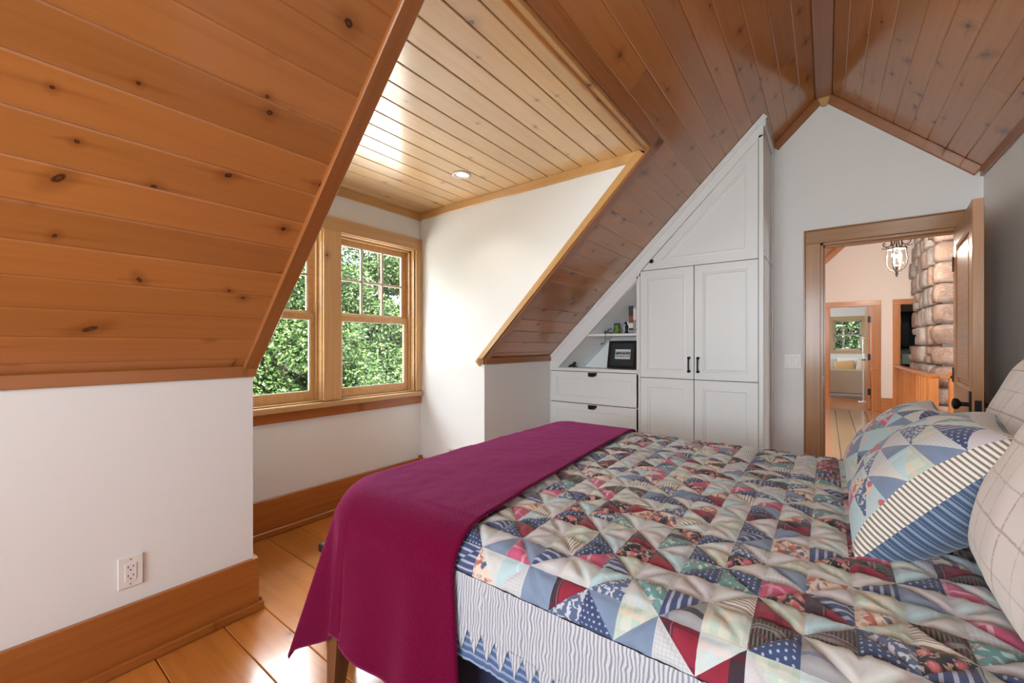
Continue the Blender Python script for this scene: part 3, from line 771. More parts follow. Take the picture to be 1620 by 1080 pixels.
o = empty('trailing_tendril', (-1.585, F+.008, 1.3545), 'thin green tendril trailing over the shelf edge to a dark curl', 'tendril')
m = MB(); m.tube([(.01, .12, .006), (.004, .04, .005), (0, .0, .006), (-.001, -.006, -.002), (-.001, -.006, -.05), (-.003, -.006, -.078)], .003, 6)
m.build('green_stem', gm.mat, o)
m = MB(); m.tube([(-.003, -.006, -.078), (-.014, -.006, -.086), (-.032, -.005, -.087), (-.043, -.004, -.092), (-.04, -.003, -.097), (-.03, -.004, -.094)], [.003, .003, .003, .004, .004, .002], 6); m.build('curl', M['black'], o)
# framed photograph, leaning back
pf = empty('picture_frame', (-1.508, 3.66, 1.036), 'dark wooden picture frame with small black and white photo in the niche', 'picture frame')
pf.rotation_euler = (math.radians(-9), 0, math.radians(-10))
fw, fh = .300, .258
m = MB()
m.box(-fw/2, fw/2, -.012, .012, 0, .026, 0, .003); m.box(-fw/2, fw/2, -.012, .012, fh-.026, fh, 0, .003); m.box(-fw/2, -fw/2+.026, -.012, .012, .026, fh-.026, 0, .003); m.box(fw/2-.026, fw/2, -.012, .012, .026, fh-.026, 0, .003)
m.build('frame', simple('dark_frame_wood', (.018, .012, .010), .3), pf)
m = MB(); m.box(-fw/2+.024, fw/2-.024, -.003, .006, .024, fh-.024); m.build('mat_board', simple('dark_teal_mat', (.022, .034, .042), .6), pf)
ph = NT('photo_print'); ob_ = ph.sep(ph.tex('Object'))
band = ph.math('MULTIPLY', ph.step(ph.math('ABSOLUTE', ph.math('SUBTRACT', ob_[2], .142)), .020, .006), ph.step(ph.noise(ph.comb(ob_[0], 0.0, ob_[2]), 90, 3), .36, .5))
band2 = ph.math('MULTIPLY', ph.step(ph.math('ABSOLUTE', ph.math('SUBTRACT', ob_[2], .114)), .010, .003), ph.step(ph.noise(ph.comb(ob_[0], 3.0, ob_[2]), 120, 3), .46, .55))
ph.set(Base_Color=ph.mix(ph.math('MAXIMUM', band, band2), (.72, .74, .74, 1), (.03, .035, .04, 1)), Roughness=.3)
m = MB(); m.box(-.075, .085, -.0045, -.0031, .088, .178); m.build('photo', ph.mat, pf)
o = empty('frog_figurine', (-2.0, 3.63, 1.0345), 'small dark bronze frog figurine on the niche counter', 'figurine')
br = simple('dark_bronze', (.035, .028, .02), .4, .5)
m = MB()
def blob(m, c, r, n=10, k=6):
    vs = []; fs = []
    for i in range(k+1):
        th = PI*i/k
        for j_ in range(n): vs.append((c[0]+r[0]*math.sin(th)*math.cos(2*PI*j_/n), c[1]+r[1]*math.sin(th)*math.sin(2*PI*j_/n), c[2]+r[2]*math.cos(th)))
    for i in range(k):
        for j_ in range(n): fs.append((i*n+j_, i*n+(j_+1) % n, (i+1)*n+(j_+1) % n, (i+1)*n+j_))
    m.add(vs, fs)
blob(m, (0, 0, .024), (.034, .022, .020)); blob(m, (.022, 0, .040), (.020, .017, .014)); 
m.build('body', br, o, sm=True)
for s_ in (-1, 1):
    m = MB(); blob(m, (.026, s_*.010, .053), (.006, .006, .006)); blob(m, (-.018, s_*.022, .014), (.022, .010, .013)); m.tube([(.016, s_*.014, .022), (.030, s_*.022, .005), (.040, s_*.024, .003)], [.006, .005, .004], 6); m.tube([(-.036, s_*.02, .008), (-.046, s_*.026, .004)], [.006, .003], 6); m.build('legs', br, o, sm=True); o.children[-1]['kind'] = 'stuff'

# ------------------------------------------------------------------ bed
BX0, BX1 = -1.385, .745; BY0, BY1 = .765, 2.315
bed = empty('bed', (BX0, BY0, 0), 'walnut bed frame with tapered legs under the patchwork quilt', 'bed')
def bpart(o):  # keep world placement while parenting
    o.matrix_local = Matrix.Translation(-Vector(bed.location)) @ o.matrix_local; return o
def bbox(name, *a, **k): return bpart(obox(name, M['walnut'], bed, *a, **k))
bbox('side_rail', BX0+.04, BX1-.03, BY0+.004, BY0+.032, .225, .415, 'x', .004)
bbox('side_rail', BX0+.04, BX1-.03, BY1-.032, BY1-.004, .225, .415, 'x', .004)
bbox('foot_rail', BX0+.004, BX0+.032, BY0+.04, BY1-.04, .225, .415, 'y', .004)
bbox('headboard', BX1-.02, BX1+.025, BY0-.01, BY1+.01, .20, 1.0, 'y', .006)
for sx, sy in ((0, 0), (0, 1), (1, 0), (1, 1)):
    cx = BX0 if sx == 0 else BX1; cy = BY0 if sy == 0 else BY1
    dx_ = 1 if sx == 0 else -1; dy_ = 1 if sy == 0 else -1
    m = MB(); tw, bw = .062, .036
    P = lambda w, z: [(cx, cy, z), (cx+dx_*w, cy, z), (cx+dx_*w, cy+dy_*w, z), (cx, cy+dy_*w, z)]
    vs = P(tw, .43)+P(tw, .235)+P(bw, 0.0)
    fs = [(0, 1, 2, 3), (11, 10, 9, 8)]
    for r_ in (0, 4):
        for i in range(4): fs.append((r_+i, r_+(i+1) % 4, r_+4+(i+1) % 4, r_+4+i))
    # origin at the leg with grain running down
    m.add([Vector(v)-Vector((cx, cy, 0)) for v in vs], fs)
    o = MB(); o.add([(v[2], v[1], -v[0]) for v in m.v], m.f); lg = o.build('leg', M['walnut'], bed)
    lg.matrix_local = Matrix.Translation(Vector((cx, cy, 0))-Vector(bed.location)) @ rot_from((0, 0, 1), (0, 1, 0)).to_4x4()
m = MB(); m.box(BX0+.035, BX1-.03, BY0+.035, BY1-.035, .30, .505, 0, .02); tag(m.build('box_spring', M['navy']), 'navy cloth-covered box spring between bed rail and mattress', 'box spring')
m = MB(); m.box(BX0+.045, BX1-.04, BY0+.045, BY1-.045, .507, .735, 0, .09); tag(m.build('mattress', M['plate']), 'mattress under the patchwork quilt', 'mattress')

# ---- fabrics
FAB = [
 ('cream', fabric('fabric_cream', (0.555, 0.584, 0.570), [('blotch', 25, .5, .7, (.72, .62, .60), .3)])),                                          # 0 light
 ('white_plaid', fabric('fabric_pale_plaid', (0.523, 0.592, 0.589), [('stripe', 0, .045, .3, (.50, .62, .66), .6), ('stripe', 1, .045, .25, (.72, .55, .56), .5)])),  # 1
 ('green_plaid', fabric('fabric_green_plaid', (0.539, 0.592, 0.517), [('stripe', 0, .032, .45, (.36, .52, .44), .6), ('stripe', 1, .032, .3, (.70, .52, .40), .5), ('stripe', 1, .064, .12, (.35, .5, .5), .6)])),
 ('pale_grid', fabric('fabric_pale_grid', (0.539, 0.575, 0.589), [('stripe', 0, .007, .25, (.40, .42, .48), .5), ('stripe', 1, .007, .25, (.40, .42, .48), .5)])),
 ('ticking', fabric('fabric_ticking', (0.680, 0.653, 0.574), [('stripe', 0, .0085, .42, (.20, .19, .20), .85)])),
 ('lilac', fabric('fabric_lilac_white', (0.539, 0.540, 0.570), [])),
 ('pale_blue', fabric('fabric_pale_blue', (0.408, 0.574, 0.624), [('stripe', 0, .05, .1, (.58, .68, .7), .6)])),
 ('navy_stripe', fabric('fabric_navy_stripe', (.045, .065, .16), [('stripe', 0, .016, .34, (.42, .48, .60), .8)])),          # 7 dark
 ('navy_dot', fabric('fabric_navy_dot', (.038, .062, .155), [('dots', .0105, .21, (.42, .50, .62), .8)])),
 ('red_plaid', fabric('fabric_red_plaid', (.24, .012, .035), [('stripe', 0, .075, .42, (.018, .02, .032), .92, .35), ('stripe', 1, .06, .2, (.10, .005, .02), .7), ('stripe', 0, .075, .03, (.45, .10, .14), .6)])),
 ('pink_plaid', fabric('fabric_pink_plaid', (.50, .10, .20), [('stripe', 0, .05, .14, (.72, .48, .54), .8), ('stripe', 1, .05, .14, (.72, .42, .50), .7), ('blotch', 12, .45, .6, (.42, .05, .13), .5)])),
 ('black_floral', fabric('fabric_black_floral', (.014, .014, .02), [('rose', 34, .18, .42, (.56, .14, .17), 1.0), ('blotch', 80, .55, .6, (.55, .42, .34), .8), ('rose', 60, .05, .14, (.70, .35, .32), .8)])),
 ('red_floral', fabric('fabric_red_floral', (.66, .56, .48), [('blotch', 55, .56, .6, (.40, .05, .05), .85), ('blotch', 30, .60, .63, (.03, .09, .22), .9, 3.0), ('blotch', 90, .6, .64, (.35, .22, .1), .6, 7.0)])),
 ('dark_woven', fabric('fabric_dark_woven', (.022, .022, .028), [('stripe', 0, .055, .22, (.25, .26, .27), .7), ('stripe', 1, .006, .4, (.30, .24, .15), .45), ('stripe', 0, .02, .2, (.10, .03, .05), .8)])),
 ('grey_band', fabric('fabric_grey_band', (.30, .31, .33), [('stripe', 1, .11, .12, (.02, .022, .03), .9), ('stripe', 0, .09, .08, (.10, .14, .26), .7)])),
 ('chambray', fabric('fabric_chambray', (.17, .24, .36), [('blotch', 20, .4, .7, (.22, .30, .42), .5)])),
 ('teal_print', fabric('fabric_teal_print', (.12, .30, .29), [('blotch', 70, .55, .6, (.55, .66, .64), .8), ('blotch', 90, .6, .63, (.30, .12, .2), .7, 4.0)])),
 ('blue_print', fabric('fabric_blue_print', (.085, .125, .225), [('blotch', 110, .52, .56, (.60, .64, .70), .8)])),
 ('apricot', fabric('fabric_apricot_floral', (.42, .54, .56), [('blotch', 18, .55, .6, (.72, .50, .32), .9), ('rose', 22, .12, .2, (.50, .08, .12), .9)])),
]
FM = [f[1] for f in FAB]
LIGHT = [0, 0, 1, 1, 2, 3, 4, 5, 6, 6, 1, 2, 5, 3]
DARK = [7, 7, 8, 8, 9, 9, 9, 10, 10, 11, 11, 12, 13, 14, 15, 16, 17, 8, 12]
stripe_light = fabric('border_ticking', (.54, .56, .59), [('stripe', 0, .0082, .42, (.17, .19, .26), .8)])
stripe_blue = fabric('band_blue_stripe', (.055, .10, .23), [('stripe', 1, .017, .35, (.36, .46, .60), .75), ('stripe', 1, .006, .3, (.10, .17, .32), .6)])

def prof(a, r):
    """drape over an edge: a = cloth length past the start of the round -> (outward, down)"""
    if a <= 0: return 0.0, 0.0
    if a < r*PI/2: return r*math.sin(a/r), r*(1-math.cos(a/r))
    return r, r+(a-r*PI/2)
def lerp_table(tab, x):
    for i in range(len(tab)-1):
        if x <= tab[i+1][0]:
            t = (x-tab[i][0])/(tab[i+1][0]-tab[i][0]); t = t*t*(3-2*t)*.6+t*.4
            return [p+(q-p)*t for p, q in zip(tab[i][1:], tab[i+1][1:])]
    return list(tab[-1][1:])

# ---- quilt
QZ = .765; QR = .095; QXF, QYN, QYFAR = BX0-.012, .738, 2.342      # outer planes
def qpos(u, v, lift=0.0):
    """u flattened x, v flattened y -> world point and outward normal"""
    a = (QXF+QR)-u; b = (QYN+QR)-v; c = v-(QYFAR-QR)
    nx = ny = 0.0; x, y = u, v; dz = 0.0
    RH = .20
    ca, cb = (QXF+RH)-u, (QYN+RH)-v; cc = v-(QYFAR-RH)
    if ca > 0 and (cb > 0 or cc > 0):
        w_ = cb if cb > 0 else cc; sy = -1 if cb > 0 else 1
        r_ = math.hypot(ca, w_); ph_ = math.atan2(w_, ca); o_, d_ = prof(r_-(RH-QR), QR); rr_ = min(r_, RH-QR)+o_
        x = QXF+RH-rr_*math.cos(ph_); y = ((QYN+RH) if cb > 0 else (QYFAR-RH))+sy*rr_*math.sin(ph_); dz = d_
        k_ = max(0, d_-QR)/.4*math.sin(2*ph_); x -= .04*k_; y += sy*.02*k_; dz = d_ if d_ < QR else QR+(d_-QR)*(1-.12*math.sin(2*ph_))
        nx, ny = -math.cos(ph_), sy*math.sin(ph_); t = max(0, min(1, (r_-(RH-QR))/(QR*PI/2)))
    elif a > 0:
        o_, d_ = prof(a, QR); x = QXF+QR-o_; dz = d_; nx = -1; t = min(1, a/(QR*PI/2))
    elif b > 0:
        o_, d_ = prof(b, QR); y = QYN+QR-o_; dz = d_; ny = -1; t = min(1, b/(QR*PI/2))
        if d_ > QR: y -= .02*(d_-QR)/.3+.005*math.sin(u*23)*(d_-QR)/.3
    elif c > 0:
        o_, d_ = prof(c, QR); y = QYFAR-QR+o_; dz = d_; ny = 1; t = min(1, c/(QR*PI/2))
    else: t = 0
    crown = .010*(1-((v-1.54)/.8)**2) if a <= 0 and b <= 0 and c <= 0 else 0
    n = Vector((nx*math.sin(t*PI/2), ny*math.sin(t*PI/2), math.cos(t*PI/2)))
    return Vector((x, y, QZ-dz+max(0, crown)))+n*lift, n
GS = .0725; GX0, GY0 = .04, .996
SUB = 7
VB = GY0-4*GS                                                     # patchwork ends here, border below
quilt = empty('patchwork_quilt', (0, 0, 0), 'patchwork quilt of light and dark triangles with striped border on the bed', 'quilt')
def make_patchwork():
    i0 = -26; i1 = 9; j0 = -4; j1 = 22
    vid = {}; vs = []; fs = []; ms = []; uvs = []
    def vert(iu, iv):
        key = (iu, iv)
        if key not in vid:
            u = GX0+iu*GS/SUB; v = GY0+iv*GS/SUB
            ci, cj = math.floor(iu/SUB), math.floor(iv/SUB); fu, fv = iu/SUB-ci, iv/SUB-cj
            dgrid = min(fu, 1-fu, fv, 1-fv)
            ddiag = abs(fu+fv-1)/1.414 if (ci+cj) % 2 == 0 else abs(fu-fv)/1.414
            d_ = min(dgrid, ddiag)*GS
            puff = .0085*min(1, d_/.013)**.55-.0045
            w_ = noise.noise((u*16, v*34, 0))*.0026+noise.noise((u*60, v*110, 3))*.0034+noise.noise((u*130, v*70, 6))*.0016+noise.noise((u*4, v*5, 9))*.003
            p, n = qpos(u, v, puff+w_)
            vid[key] = len(vs); vs.append(p)
        return vid[key]
    pick = {}
    rs = random.Random(11)
    def fabric_of(ci, cj, qx, qy):
        key = (ci, cj)
        if key not in pick:
            hor = rs.random() < .5; flip = rs.random() < .5
            lo = rs.sample(LIGHT, 2); dk = rs.sample(DARK, 2)
            if rs.random() < .5 and 9 in dk and 11 not in dk: dk = [9, 11]
            pick[key] = (hor, flip, lo, dk, [rs.random() for _ in range(8)])
        hor, flip, lo, dk, rr = pick[key]
        s1, s2 = (qy, qx) if hor else (qx, qy)
        dark = (s1 > 0) != flip
        return (dk if dark else lo)[0 if s2 > 0 else 1], rr
    for ci in range(i0, i1):
        for cj in range(j0, j1):
            ev = (ci+cj) % 2 == 0
            for a in range(SUB):
                for b in range(SUB):
                    iu, iv = ci*SUB+a, cj*SUB+b
                    c00, c10, c11, c01 = vert(iu, iv), vert(iu+1, iv), vert(iu+1, iv+1), vert(iu, iv+1)
                    if ev: tris = (((c00, c10, c01), (a+.33+b+.33 < SUB)), ((c10, c11, c01), (a+.67+b+.67 < SUB)))
                    else: tris = (((c00, c10, c11), (a+.67 > b+.33)), ((c00, c11, c01), (a+.33 > b+.67)))
                    for t, side in tris:
                        if ev: key = (ci, cj, 1, 1) if side else (ci+1, cj+1, -1, -1)
                        else: key = (ci+1, cj, -1, 1) if side else (ci, cj+1, 1, -1)
                        mi, rr = fabric_of(*key)
                        fs.append(t); ms.append(mi)
                        sw = rr[0 if key[2] > 0 else 1] < .45
                        ou, ov = rr[2+(key[2] > 0)]*.7, rr[4+(key[3] > 0)]*.7
                        for vi in t:
                            pass
                        uvs.append((sw, ou, ov))
    me = bpy.data.meshes.new('patchwork_top'); me.from_pydata(vs, [], fs)
    for f in FM: me.materials.append(f)
    me.polygons.foreach_set('material_index', ms)
    inv = {v: k_ for k_, v in vid.items()}
    uvl = me.uv_layers.new(name='UVMap')
    for p, (sw, ou, ov) in zip(me.polygons, uvs):
        for li in p.loop_indices:
            iu, iv = inv[me.loops[li].vertex_index]
            u, v = iu*GS/SUB, iv*GS/SUB
            uvl.data[li].uv = (v+ou, u+ov) if sw else (u+ou, v+ov)
    smooth(me)
    o = bpy.data.objects.new('patchwork_top', me); link(o, quilt)
make_patchwork()
def grid_mesh(name, mat, parent, us, vs_, fn, uvfn, sm=True):
    """regular grid; fn(u,v)->point"""
    pts = [fn(u, v) for v in vs_ for u in us]; nu = len(us)
    fs = [(j_*nu+i, j_*nu+i+1, (j_+1)*nu+i+1, (j_+1)*nu+i) for j_ in range(len(vs_)-1) for i in range(nu-1)]
    me = bpy.data.meshes.new(name); me.from_pydata(pts, [], fs)
    me.materials.append(mat)
    uvl = me.uv_layers.new(name='UVMap'); n = 0
    uvv = [uvfn(u, v) for v in vs_ for u in us]
    for l in me.loops: uvl.data[l.index].uv = uvv[l.vertex_index]
    if sm: smooth(me)
    o = bpy.data.objects.new(name, me); link(o, parent); return o
def frange(a, b, n): return [a+(b-a)*i/n for i in range(n+1)]
QX1 = GX0+9*GS
VT = VB-.122; VH = VB-.196      # ticking border ends, hem
# side border (towards the viewer), rippled; ends in dog-teeth over a blue striped band
def ripple(u, v): return .0045*noise.noise((u*80, v*14, 2))+.0035*noise.noise((u*18, v*6, 5))
grid_mesh('striped_border', stripe_light, quilt, frange(GX0-26*GS, QX1, 420), frange(VT, VB, 12), lambda u, v: qpos(u, v, ripple(u, v))[0], lambda u, v: (u+.005*noise.noise((u*45, v*45, 1)), v))
grid_mesh('blue_striped_band', stripe_blue, quilt, frange(GX0-26*GS-.05, QX1, 300), frange(VH, VT+.01, 8), lambda u, v: qpos(u, v, ripple(u, v)-.0025)[0], lambda u, v: (u, v+.002*noise.noise((u*40, v*40, 1))))
def teeth():
    me_v = []; me_f = []; uv = []
    w = .040; u = GX0-26*GS
    while u < QX1-w:
        tip = VT-.052-.004*math.sin(u*50)
        rows = 5; base = len(me_v)
        for r_ in range(rows+1):
            v = VT+.001+(tip-VT)*r_/rows; h = w/2*(1-r_/rows)
            for s_ in (-1, 0, 1):
                uu = u+w/2+s_*h; me_v.append(qpos(uu, v, ripple(uu, v)+.0004)[0]); uv.append((uu+.005*noise.noise((uu*45, v*45, 1)), v))
        for r_ in range(rows):
            for s_ in range(2): me_f.append((base+r_*3+s_, base+r_*3+s_+1, base+(r_+1)*3+s_+1, base+(r_+1)*3+s_))
        u += w
    me = bpy.data.meshes.new('dogtooth_edge'); me.from_pydata(me_v, [], me_f); me.materials.append(stripe_light)
    uvl = me.uv_layers.new(name='UVMap')
    for l in me.loops: uvl.data[l.index].uv = uv[l.vertex_index]
    smooth(me); o = bpy.data.objects.new('dogtooth_edge', me); link(o, quilt); o['kind'] = 'stuff'
teeth()
# the same border at the foot and on the far side
grid_mesh('striped_border', stripe_light, quilt, frange(GX0-26*GS-.14, GX0-26*GS, 10), frange(VB+.02, QYFAR+.02, 160), lambda u, v: qpos(u, v, 0)[0], lambda u, v: (v, u))
grid_mesh('blue_striped_band', stripe_blue, quilt, frange(GX0-26*GS-.20, GX0-26*GS-.138, 6), frange(VB+.05, QYFAR+.02, 160), lambda u, v: qpos(u, v, -.001)[0], lambda u, v: (v, u))
grid_mesh('striped_border', stripe_light, quilt, frange(GX0-26*GS, QX1, 60), frange(GY0+22*GS-.17, GY0+22*GS+.10, 6), lambda u, v: qpos(u, v, -.003)[0], lambda u, v: (u, v))

# ---- blanket folded over the foot
BZ = QZ+.020; BR = .115; CXF, CYN, CYF = QXF-.014, QYN-.018, QYFAR+.012
bl = NT('plum_wool'); ob_ = bl.tex('Object')
nf = bl.noise(ob_, 300, 3); nl_ = bl.noise(ob_, 30, 3)
bl.set(Base_Color=bl.mix(bl.math('MULTIPLY_ADD', nf, .5, bl.math('MULTIPLY', nl_, .3)), (.085, .0006, .016, 1), (.19, .002, .044, 1)), Roughness=.9, Specular_IOR_Level=.08, Sheen_Weight=.5, Sheen_Roughness=.35, Sheen_Tint=(1, .22, .62, 1))
bl.bump(nf, .8, .004)
FLUTE = [(0, -.02, 0), (15, -.045, 0), (30, -.10, -.02), (46, -.175, -.085), (56, -.04, -.015), (66, -.015, .010), (73, -.035, .0), (80, -.05, -.038), (86, -.01, -.03), (90, 0, -.02)]
DROPN, DROPF, DROPFAR = .455, .46, .30
def bxin(v): # inner edge x (flattened)
    t = (v-(CYN+BR))/(CYF-CYN-2*BR); t = max(-.4, min(1.1, t)); return -.742-.115*t
def bpos(s, v):
    """s in 0..1 from inner edge to foot hem"""
    xi = bxin(v); uf = CXF+BR-(DROPF-BR+BR*PI/2); u = xi+(uf-xi)*s
    a = (CXF+BR)-u; b = (CYN+BR)-v; c = v-(CYF-BR)
    x, y, z = u, v, BZ
    wr = .006*noise.noise((u*6, v*5, 4))+.0025*noise.noise((u*25, v*18, 8))
    RH = .22
    ca, cb = (CXF+RH)-u, (CYN+RH)-v; cc = v-(CYF-RH)
    flat = a <= 0 and b <= 0 and c <= 0
    if ca > 0 and (cb > 0 or cc > 0):
        w_ = cb if cb > 0 else cc; sy = -1 if cb > 0 else 1
        r_ = math.hypot(ca, w_); ph_ = math.atan2(w_, ca); o_, d_ = prof(r_-(RH-BR), BR); rr_ = min(r_, RH-BR)+o_
        flat = r_ <= RH-BR
        x = CXF+RH-rr_*math.cos(ph_); y = ((CYN+RH) if cb > 0 else (CYF-RH))+sy*rr_*math.sin(ph_)
        k_ = max(0, d_-BR*.6)/.62
        if cb > 0: fx, fy = lerp_table(FLUTE, math.degrees(ph_))
        else: fx, fy = -.03*math.sin(2*ph_), .03*math.sin(2*ph_)
        x += fx*k_; y += fy*k_
        z = BZ-(d_ if d_ <= BR else BR+(d_-BR)*(1-.12*math.sin(2*ph_)))
    elif a > 0:
        o_, d_ = prof(a, BR); x = CXF+BR-o_; z = BZ-d_
        k_ = max(0, d_-BR)/.5; x -= k_*(.02+.02*math.sin(v*11))
    elif b > 0:
        o_, d_ = prof(b, BR); y = CYN+BR-o_; z = BZ-d_
        k_ = max(0, d_-BR)/.45
        su = (u+.74)/.66
        y -= k_*(.042+.030*math.exp(-((u+.86)/.06)**2)+.012*math.sin(u*22+.6)); x += k_*.035*max(0, 1-abs(u+.74)/.18)
    elif c > 0:
        o_, d_ = prof(c, BR); y = CYF-BR+o_; z = BZ-d_
    if flat:
        z += .012*(1-((v-1.54)/.8)**2)+wr*.8
        z += .010*math.exp(-((u-xi-.015)/.02)**2)*0
    return Vector((x, y, z))
vlo = CYN+BR-(DROPN-BR+BR*PI/2); vhi = CYF-BR+DROPFAR
def vmap(t): return vlo+(vhi-vlo)*t
blanket = grid_mesh('wool_blanket', bl.mat, None, frange(0, 1, 110), frange(vlo, vhi, 230), bpos, lambda s, v: (s, v))
sol = blanket.modifiers.new('thickness', 'SOLIDIFY'); sol.thickness = .007; sol.offset = 1
tag(blanket, 'plum red wool blanket folded over the foot of the bed', 'blanket')

# ---- cushions and pillows
def pillow_points(N, sx, sy, T, pinch, pw=.45):
    out = []
    for j_ in range(N+1):
        for i in range(N+1):
            # denser near the edges
            a = math.sin((i/N-.5)*PI); b = math.sin((j_/N-.5)*PI)
            x = sx/2*a*(1-pinch*(1-b*b)); y = sy/2*b*(1-pinch*(1-a*a))
            t = T/2*((1-a*a)*(1-b*b))**pw
            out.append((a, b, x, y, t))
    return out
def cushion(name, loc, e1, e2, sx, sy, T, label, group, seed):
    e = empty(name, loc, label, 'cushion', group)
    R = rot_from(e1, e2); e.rotation_euler = R.to_euler()
    inner = .925; cells = 6; sub = 5; nb = 7
    edge = [1-(1-inner)*math.cos(PI/2*(i/nb))**1.6 for i in range(nb+1)]
    AX = [-q for q in edge[::-1]][:-1]+[-inner+2*inner*i/(cells*sub) for i in range(cells*sub)]+edge
    N = len(AX)-1; P_ = []
    for b in AX:
        for a in AX: P_.append((a, b, sx/2*a*(1-.10*(1-b*b)), sy/2*b*(1-.10*(1-a*a)), T/2*max(0, (1-a*a)*(1-b*b))**.42))
    rs = random.Random(seed)
    pick = {}
    def patch(a, b):
        ca = (a+inner)/(2*inner)*cells; cb = (b+inner)/(2*inner)*cells
        i, j_ = int(min(cells-1, max(0, ca))), int(min(cells-1, max(0, cb)))
        fa, fb = ca-i, cb-j_
        side = (fa+fb < 1) if (i+j_) % 2 == 0 else (fa > fb)
        if (i, j_) not in pick: pick[(i, j_)] = (rs.choice(CUSHL), rs.choice(CUSHD), rs.random() < .5, rs.random())
        lo, dk, fl_, rr = pick[(i, j_)]
        return (lo if side != fl_ else dk), rr, (i, j_, side)
    # front: patch area and border strips as separate meshes sharing the same surface
    def build(nm, sel, z_sign, mats, matsel, uvsel):
        vm = {}; vs = []; fs = []; ms = []; uv = []
        for j_ in range(N):
            for i in range(N):
                q = [j_*(N+1)+i, j_*(N+1)+i+1, (j_+1)*(N+1)+i+1, (j_+1)*(N+1)+i]
                for tri in ((0, 1, 3), (1, 2, 3)) if ((i-nb)//sub+(j_-nb)//sub) % 2 == 0 else ((0, 1, 2), (0, 2, 3)):
                    ca = sum(P_[q[t]][0] for t in tri)/3; cb = sum(P_[q[t]][1] for t in tri)/3
                    if not sel(ca, cb): continue
                    ids = []
                    for t in tri:
                        k_ = q[t]
                        if k_ not in vm:
                            a, b, x, y, th = P_[k_]
                            w_ = .004*noise.noise((x*14+seed, y*14, z_sign))*(1 if th > .004 else 0)
                            vm[k_] = len(vs); vs.append((x, y, z_sign*(th+w_)))
                        ids.append(vm[k_])
                    if z_sign < 0: ids = ids[::-1]
                    fs.append(tuple(ids)); ms.append(matsel(ca, cb)); off = uvsel(ca, cb)
                    kk_ = [q[t] for t in tri]
                    if z_sign < 0: kk_ = kk_[::-1]
                    for t in kk_:
                        a, b, x, y, th = P_[t]; uv.append(off(x, y))
        me = bpy.data.meshes.new(nm); me.from_pydata(vs, [], fs)
        for mt in mats: me.materials.append(mt)
        me.polygons.foreach_set('material_index', ms)
        uvl = me.uv_layers.new(name='UVMap')
        for li, w_ in enumerate(uv): uvl.data[li].uv = w_
        smooth(me); o = bpy.data.objects.new(nm, me); link(o, e); return o
    isin = lambda a, b: abs(a) < inner and abs(b) < inner
    def uvp(a, b):
        _, rr, key = patch(a, b)
        return (lambda x, y: (x+rr, y+rr*2)) if rr < .5 else (lambda x, y: (y+rr, x+rr*3))
    build('patchwork_front', isin, 1, FM, lambda a, b: patch(a, b)[0], uvp)
    build('striped_border', lambda a, b: not isin(a, b), 1, [tick_c], lambda a, b: 0, lambda a, b: ((lambda x, y: (y, x)) if abs(a) > abs(b) else (lambda x, y: (x, y))))
    build('striped_back', lambda a, b: True, -1, [back_c], lambda a, b: 0, lambda a, b: (lambda x, y: (y, x)))
    return e
CUSHL = [1, 6, 6, 2, 3, 5, 18, 0, 6]; CUSHD = [16, 15, 8, 10, 17, 7, 6, 12, 15]
tick_c = fabric('cushion_ticking', (.72, .68, .58), [('stripe', 0, .0105, .46, (.12, .115, .12), .9)])
back_c = fabric('cushion_back_stripe', (.05, .085, .16), [('stripe', 0, .019, .30, (.25, .34, .44), .8), ('stripe', 0, .019, .12, (.16, .24, .34), .7, .5)])
cushion('patchwork_cushion', (.205, 1.435, .915), (-.10, -.99, 0), (.64, -.09, .77), .46, .40, .25, 'patchwork cushion with ticking border and navy striped back, nearer the viewer', 'patchwork cushions', 3)
cushion('patchwork_cushion', (.185, 1.90, .895), (-.02, -.99, 0), (.58, -.06, .81), .42, .385, .21, 'patchwork cushion behind the nearer one, by the doorway side of the bed', 'patchwork cushions', 8)
sh = NT('sham_windowpane'); uv = sh.sep(sh.tex('UV'))
nz_ = sh.math('MULTIPLY', sh.math('SUBTRACT', sh.noise(sh.comb(uv[0], uv[1]), 9, 2), .5), .008)
def ln(ax, per, off, w): 
    q = sh.math('FRACT', sh.math('ADD', sh.math('DIVIDE', sh.math('ADD', uv[ax], nz_), per), off))
    return sh.step(sh.math('ABSOLUTE', sh.math('SUBTRACT', q, .5)), w/per, w/per*.4)
dash = sh.math('MULTIPLY_ADD', sh.math('GREATER_THAN', sh.noise(sh.comb(uv[0], uv[1]), 160, 1), .45), .6, .4)
c = sh.mix(sh.math('MULTIPLY', sh.math('MULTIPLY', sh.math('MAXIMUM', ln(0, .13, 10.2, .0032), ln(1, .13, 10.4, .0032)), dash), .55), (.88, .88, .86, 1), (.33, .14, .15, 1))
c = sh.mix(sh.math('MULTIPLY', sh.math('MULTIPLY', sh.math('MAXIMUM', ln(0, .13, 10.7, .0022), ln(1, .13, 10.9, .0022)), dash), .5), c, (.40, .42, .42, 1))
sh.set(Base_Color=c, Roughness=.9, Sheen_Weight=.2)
